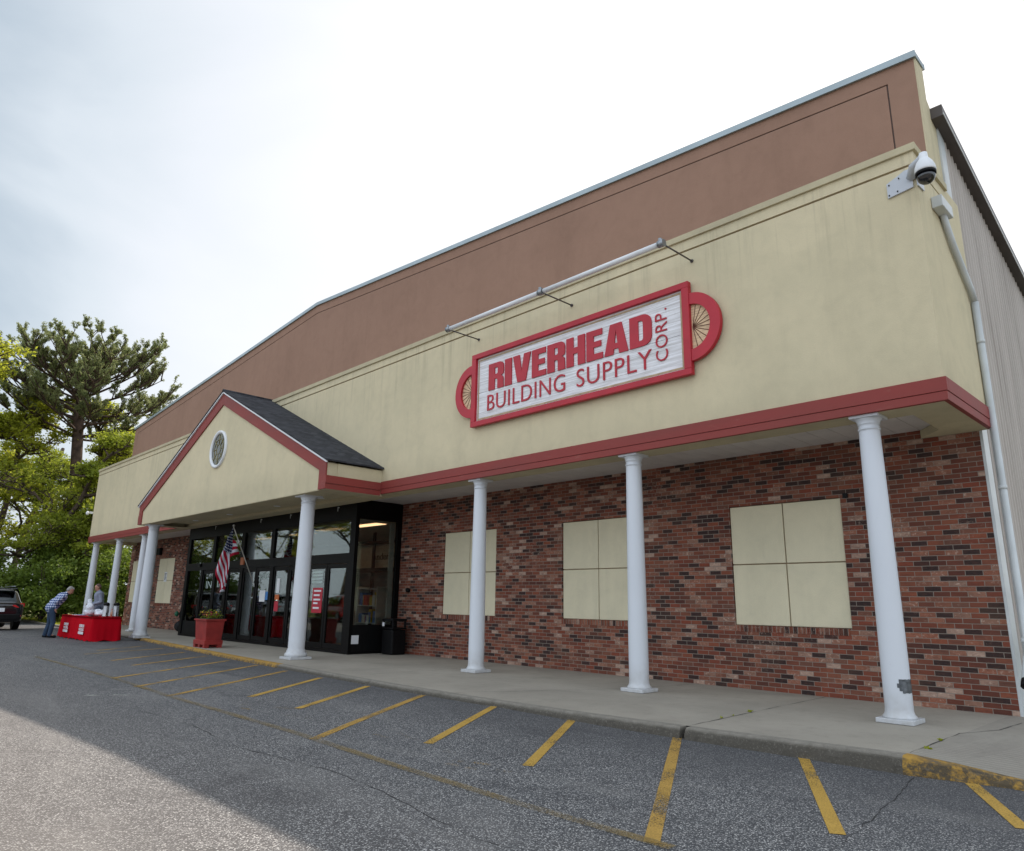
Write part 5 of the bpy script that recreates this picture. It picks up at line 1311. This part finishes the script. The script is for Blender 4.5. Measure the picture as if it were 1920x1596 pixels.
def pine(loc, lab):
    rd = random.Random(5); t = thing('pine_tree', loc, lab, 'tree'); O = Vector(loc); tr = MB(); tuft = []
    ctl = [O, O+Vector((0, -.15, 4)), O+Vector((0, -.35, 8)), O+Vector((.1, -.75, 12)), O+Vector((.1, -.85, 14)), O+Vector((0, -.7, 16.3))]
    tr.tube(ctl, [.40, .36, .33, .29, .20, .07], 12)
    def at_(z):
        for a_, b_ in zip(ctl, ctl[1:]):
            if a_.z-O.z <= z <= b_.z-O.z: return a_.lerp(b_, (z-(a_.z-O.z))/(b_.z-a_.z))
        return ctl[-1]
    def bough(p, d, L_, r_, lv, rise):
        pts_ = [p]; q = p; dd = d.copy(); n_ = 5
        for i in range(n_):
            dd = (dd+Vector((rd.gauss(0, .09), rd.gauss(0, .09), rise*(i/n_)+rd.gauss(0, .05)))).normalized(); q = q+dd*L_/n_; pts_.append(q)
        tr.tube(pts_, [r_*(1-.16*i) for i in range(n_+1)], 6 if lv == 0 else 4, cap=False)
        if lv == 2:
            for i in range(2, n_+1): tuft.append(pts_[i]+Vector((0, 0, .05)))
            return
        k = (11 if lv == 0 else 5)
        for j in range(k):
            f = rd.uniform(.3, 1.0) if lv == 0 else rd.uniform(.2, 1.0); i_ = min(int(f*n_), n_-1); pp = pts_[i_].lerp(pts_[i_+1], f*n_-i_)
            sd = Vector((-dd.y, dd.x, 0)).normalized()*rd.choice((-1, 1)); nd = (dd*.75+sd*rd.uniform(.25, .9)+Vector((0, 0, rd.uniform(-.05, .45)))).normalized()
            bough(pp, nd, L_*rd.uniform(.20, .36), r_*.5, lv+1, .26)
        tuft.append(pts_[-1])
    nb = 46
    for i in range(nb):
        f = (i+.5)/nb; ph = R(14)+R(83)*f**.66; a_ = i*2.399+rd.uniform(-.25, .25)
        rt_ = 6.0*math.sin(ph)*rd.uniform(.82, 1.06); zt = 12.5+5.0*max(math.cos(ph), 0)**.62*rd.uniform(.92, 1.03)+rd.uniform(-.25, .25)
        z0 = min(14.6, 10.0+(zt-11.6)*.72); p0 = at_(z0); q = O+Vector((math.cos(a_)*rt_+.1, math.sin(a_)*rt_-.7, zt))
        dv = q-p0; L_ = dv.length*.82; d0 = (dv.normalized()-Vector((0, 0, .10))).normalized()
        bough(p0, d0, L_, .085*(.7+.06*dv.length), 0, .10)
    tr.build('trunk', BARKP, t)
    C = []
    for p in tuft:
        k = 16; c = rng.normal(size=(k, 3)); c /= np.linalg.norm(c, axis=1)[:, None]; c *= rng.uniform(.03, .14, (k, 1)); c[:, 2] *= .75; C.append(c+np.array(p))
    leafmesh('crown', np.concatenate(C), .075, NEEDLE, t, 0, .30); return t
pine((-47.0, 2.1, .2), 'tall umbrella shaped pine with a bare dark trunk above the other trees')
TR = []
decid((-44.5, -7.6, .1), 15.5, 3.9, LEAFA, 'tall bright green tree at the left edge of the photo', 26000, seed=3, trunk=.24)
decid((-50.0, -1.8, .2), 13.0, 4.0, LEAFA, 'spring green tree just left of the pine trunk', 30000, seed=4)
decid((-50.5, 4.6, .2), 13.6, 3.6, LEAFA, 'spring green tree right of the pine trunk, touching the store corner', 22000, seed=6, gap=2)
decid((-44.0, -1.6, .2), 10.6, 3.6, LEAFB, 'lower leafy tree in front of the pine with dark curved limbs', 24000, seed=8, trunk=.20, lean=(0, .12))
decid((-42.5, 3.2, .2), 7.4, 2.9, LEAFB, 'small dense tree behind the two far left columns', 22000, seed=10, trunk=.14)
decid((-56.0, 1.0, .2), 15.0, 4.5, LEAFB, 'tree at the back of the wood behind the pine', 22000, seed=12)
decid((-57.0, -6.0, .2), 13.0, 4.5, LEAFB, 'tree at the back of the wood behind the dark car', 22000, seed=14)
decid((-46.0, -9.5, .2), 13.0, 4.2, LEAFB, 'tree beyond the left edge beside the bright green tree', 16000, seed=15)
decid((-55.0, 7.5, .2), 14.2, 2.2, LEAFB, 'thin nearly bare tree rising over the store roof edge', 1500, seed=17, trunk=.12, low=.6, levels=3)
decid((-52.5, 9.2, .2), 15.0, 1.5, LEAFB, 'slim bare trunk with a few leaves nearest the roof slope', 500, seed=19, trunk=.11, low=.75, levels=3)
# shrubs
def shrub(loc, H, r_, mat, lab, n=9000, seed=1):
    rd = random.Random(seed); t = thing('shrub', loc, lab, 'shrub', 'shrubs along the wood edge'); O = Vector(loc); st = MB(); C = []
    for _ in range(14):
        a_ = rd.uniform(0, 6.28); q = O+Vector((math.cos(a_)*r_*rd.uniform(.2, .9), math.sin(a_)*r_*rd.uniform(.2, .9), H*rd.uniform(.4, .95)))
        st.tube([O, O.lerp(q, .5)+Vector((0, 0, .2)), q], [.03, .02, .01], 5, cap=False)
    st.build('stems', BARK, t)
    for _ in range(46):
        a_ = rd.uniform(0, 6.28); rr_ = r_*math.sqrt(rd.random()); z = rd.uniform(.15, 1.0)*H*(1-.35*(rr_/r_)**2)
        c = rng.normal(size=(n//46, 3))*np.array([.33, .33, .22])+np.array([O.x+math.cos(a_)*rr_, O.y+math.sin(a_)*rr_, O.z+z]); c[:, 2] = np.maximum(c[:, 2], O.z+.05); C.append(c)
    leafmesh('foliage', np.concatenate(C), .085, mat, t, .3)
for i, (x, y, h_, r_, m_, lab) in enumerate(((-41.5, -3.4, 3.0, 1.9, LEAFD, 'dark shrub directly behind the black car'), (-40.5, -.2, 3.2, 1.9, LEAFD, 'dark shrub between the black car and the man in plaid'), (-40.0, 2.6, 3.4, 1.9, LEAFD, 'dark shrub behind the man in the plaid shirt'),
        (-39.6, 5.2, 3.6, 2.0, LEAFB, 'bright shrub seen between the far left columns'), (-43.5, 1.2, 4.6, 2.2, LEAFD, 'taller dark shrub in the middle of the wood edge'), (-44.5, -4.5, 4.4, 2.3, LEAFD, 'taller dark shrub left of the middle of the wood edge'),
        (-43.5, 5.4, 5.0, 2.3, LEAFD, 'tallest dark shrub close to the store corner'), (-47, 3.0, 5.5, 2.6, LEAFD, 'deep shrub further back by the pine trunk'), (-48, -3.0, 5.5, 2.6, LEAFD, 'deep shrub further back at the left'), (-43.0, -8.0, 4.2, 2.4, LEAFD, 'dark shrub beyond the left edge'))):
    shrub((x, y, .15), h_, r_, m_, lab, 9500, i+30)
# trees across the lot, only mirrored in the shop glass
for i, (x, y, s_) in enumerate(((-61, -11, 1.1), (-64, -17, 1.15), (-60, -23, 1.1), (-65, -30, 1.2), (-61, -37, 1.15), (-66, -45, 1.2), (-60, -53, 1.1))):
    src = [o for o in bpy.data.objects if o.name.startswith('broadleaf_tree') and o.parent is None][[0, 1, 2, 0, 1, 2, 0][i]]
    dup(src, (x, y, -.1), i*1.3, s_, ['first tree along the far end of the lot, seen only mirrored', 'second tree along the far end of the lot, seen only mirrored', 'third tree along the far end of the lot, seen only mirrored', 'fourth tree along the far end of the lot, seen only mirrored', 'fifth tree along the far end of the lot, seen only mirrored', 'sixth tree along the far end of the lot, seen only mirrored', 'last tree along the far end of the lot, seen only mirrored'][i], 'trees along the far end of the lot')
bpy.context.view_layer.update()
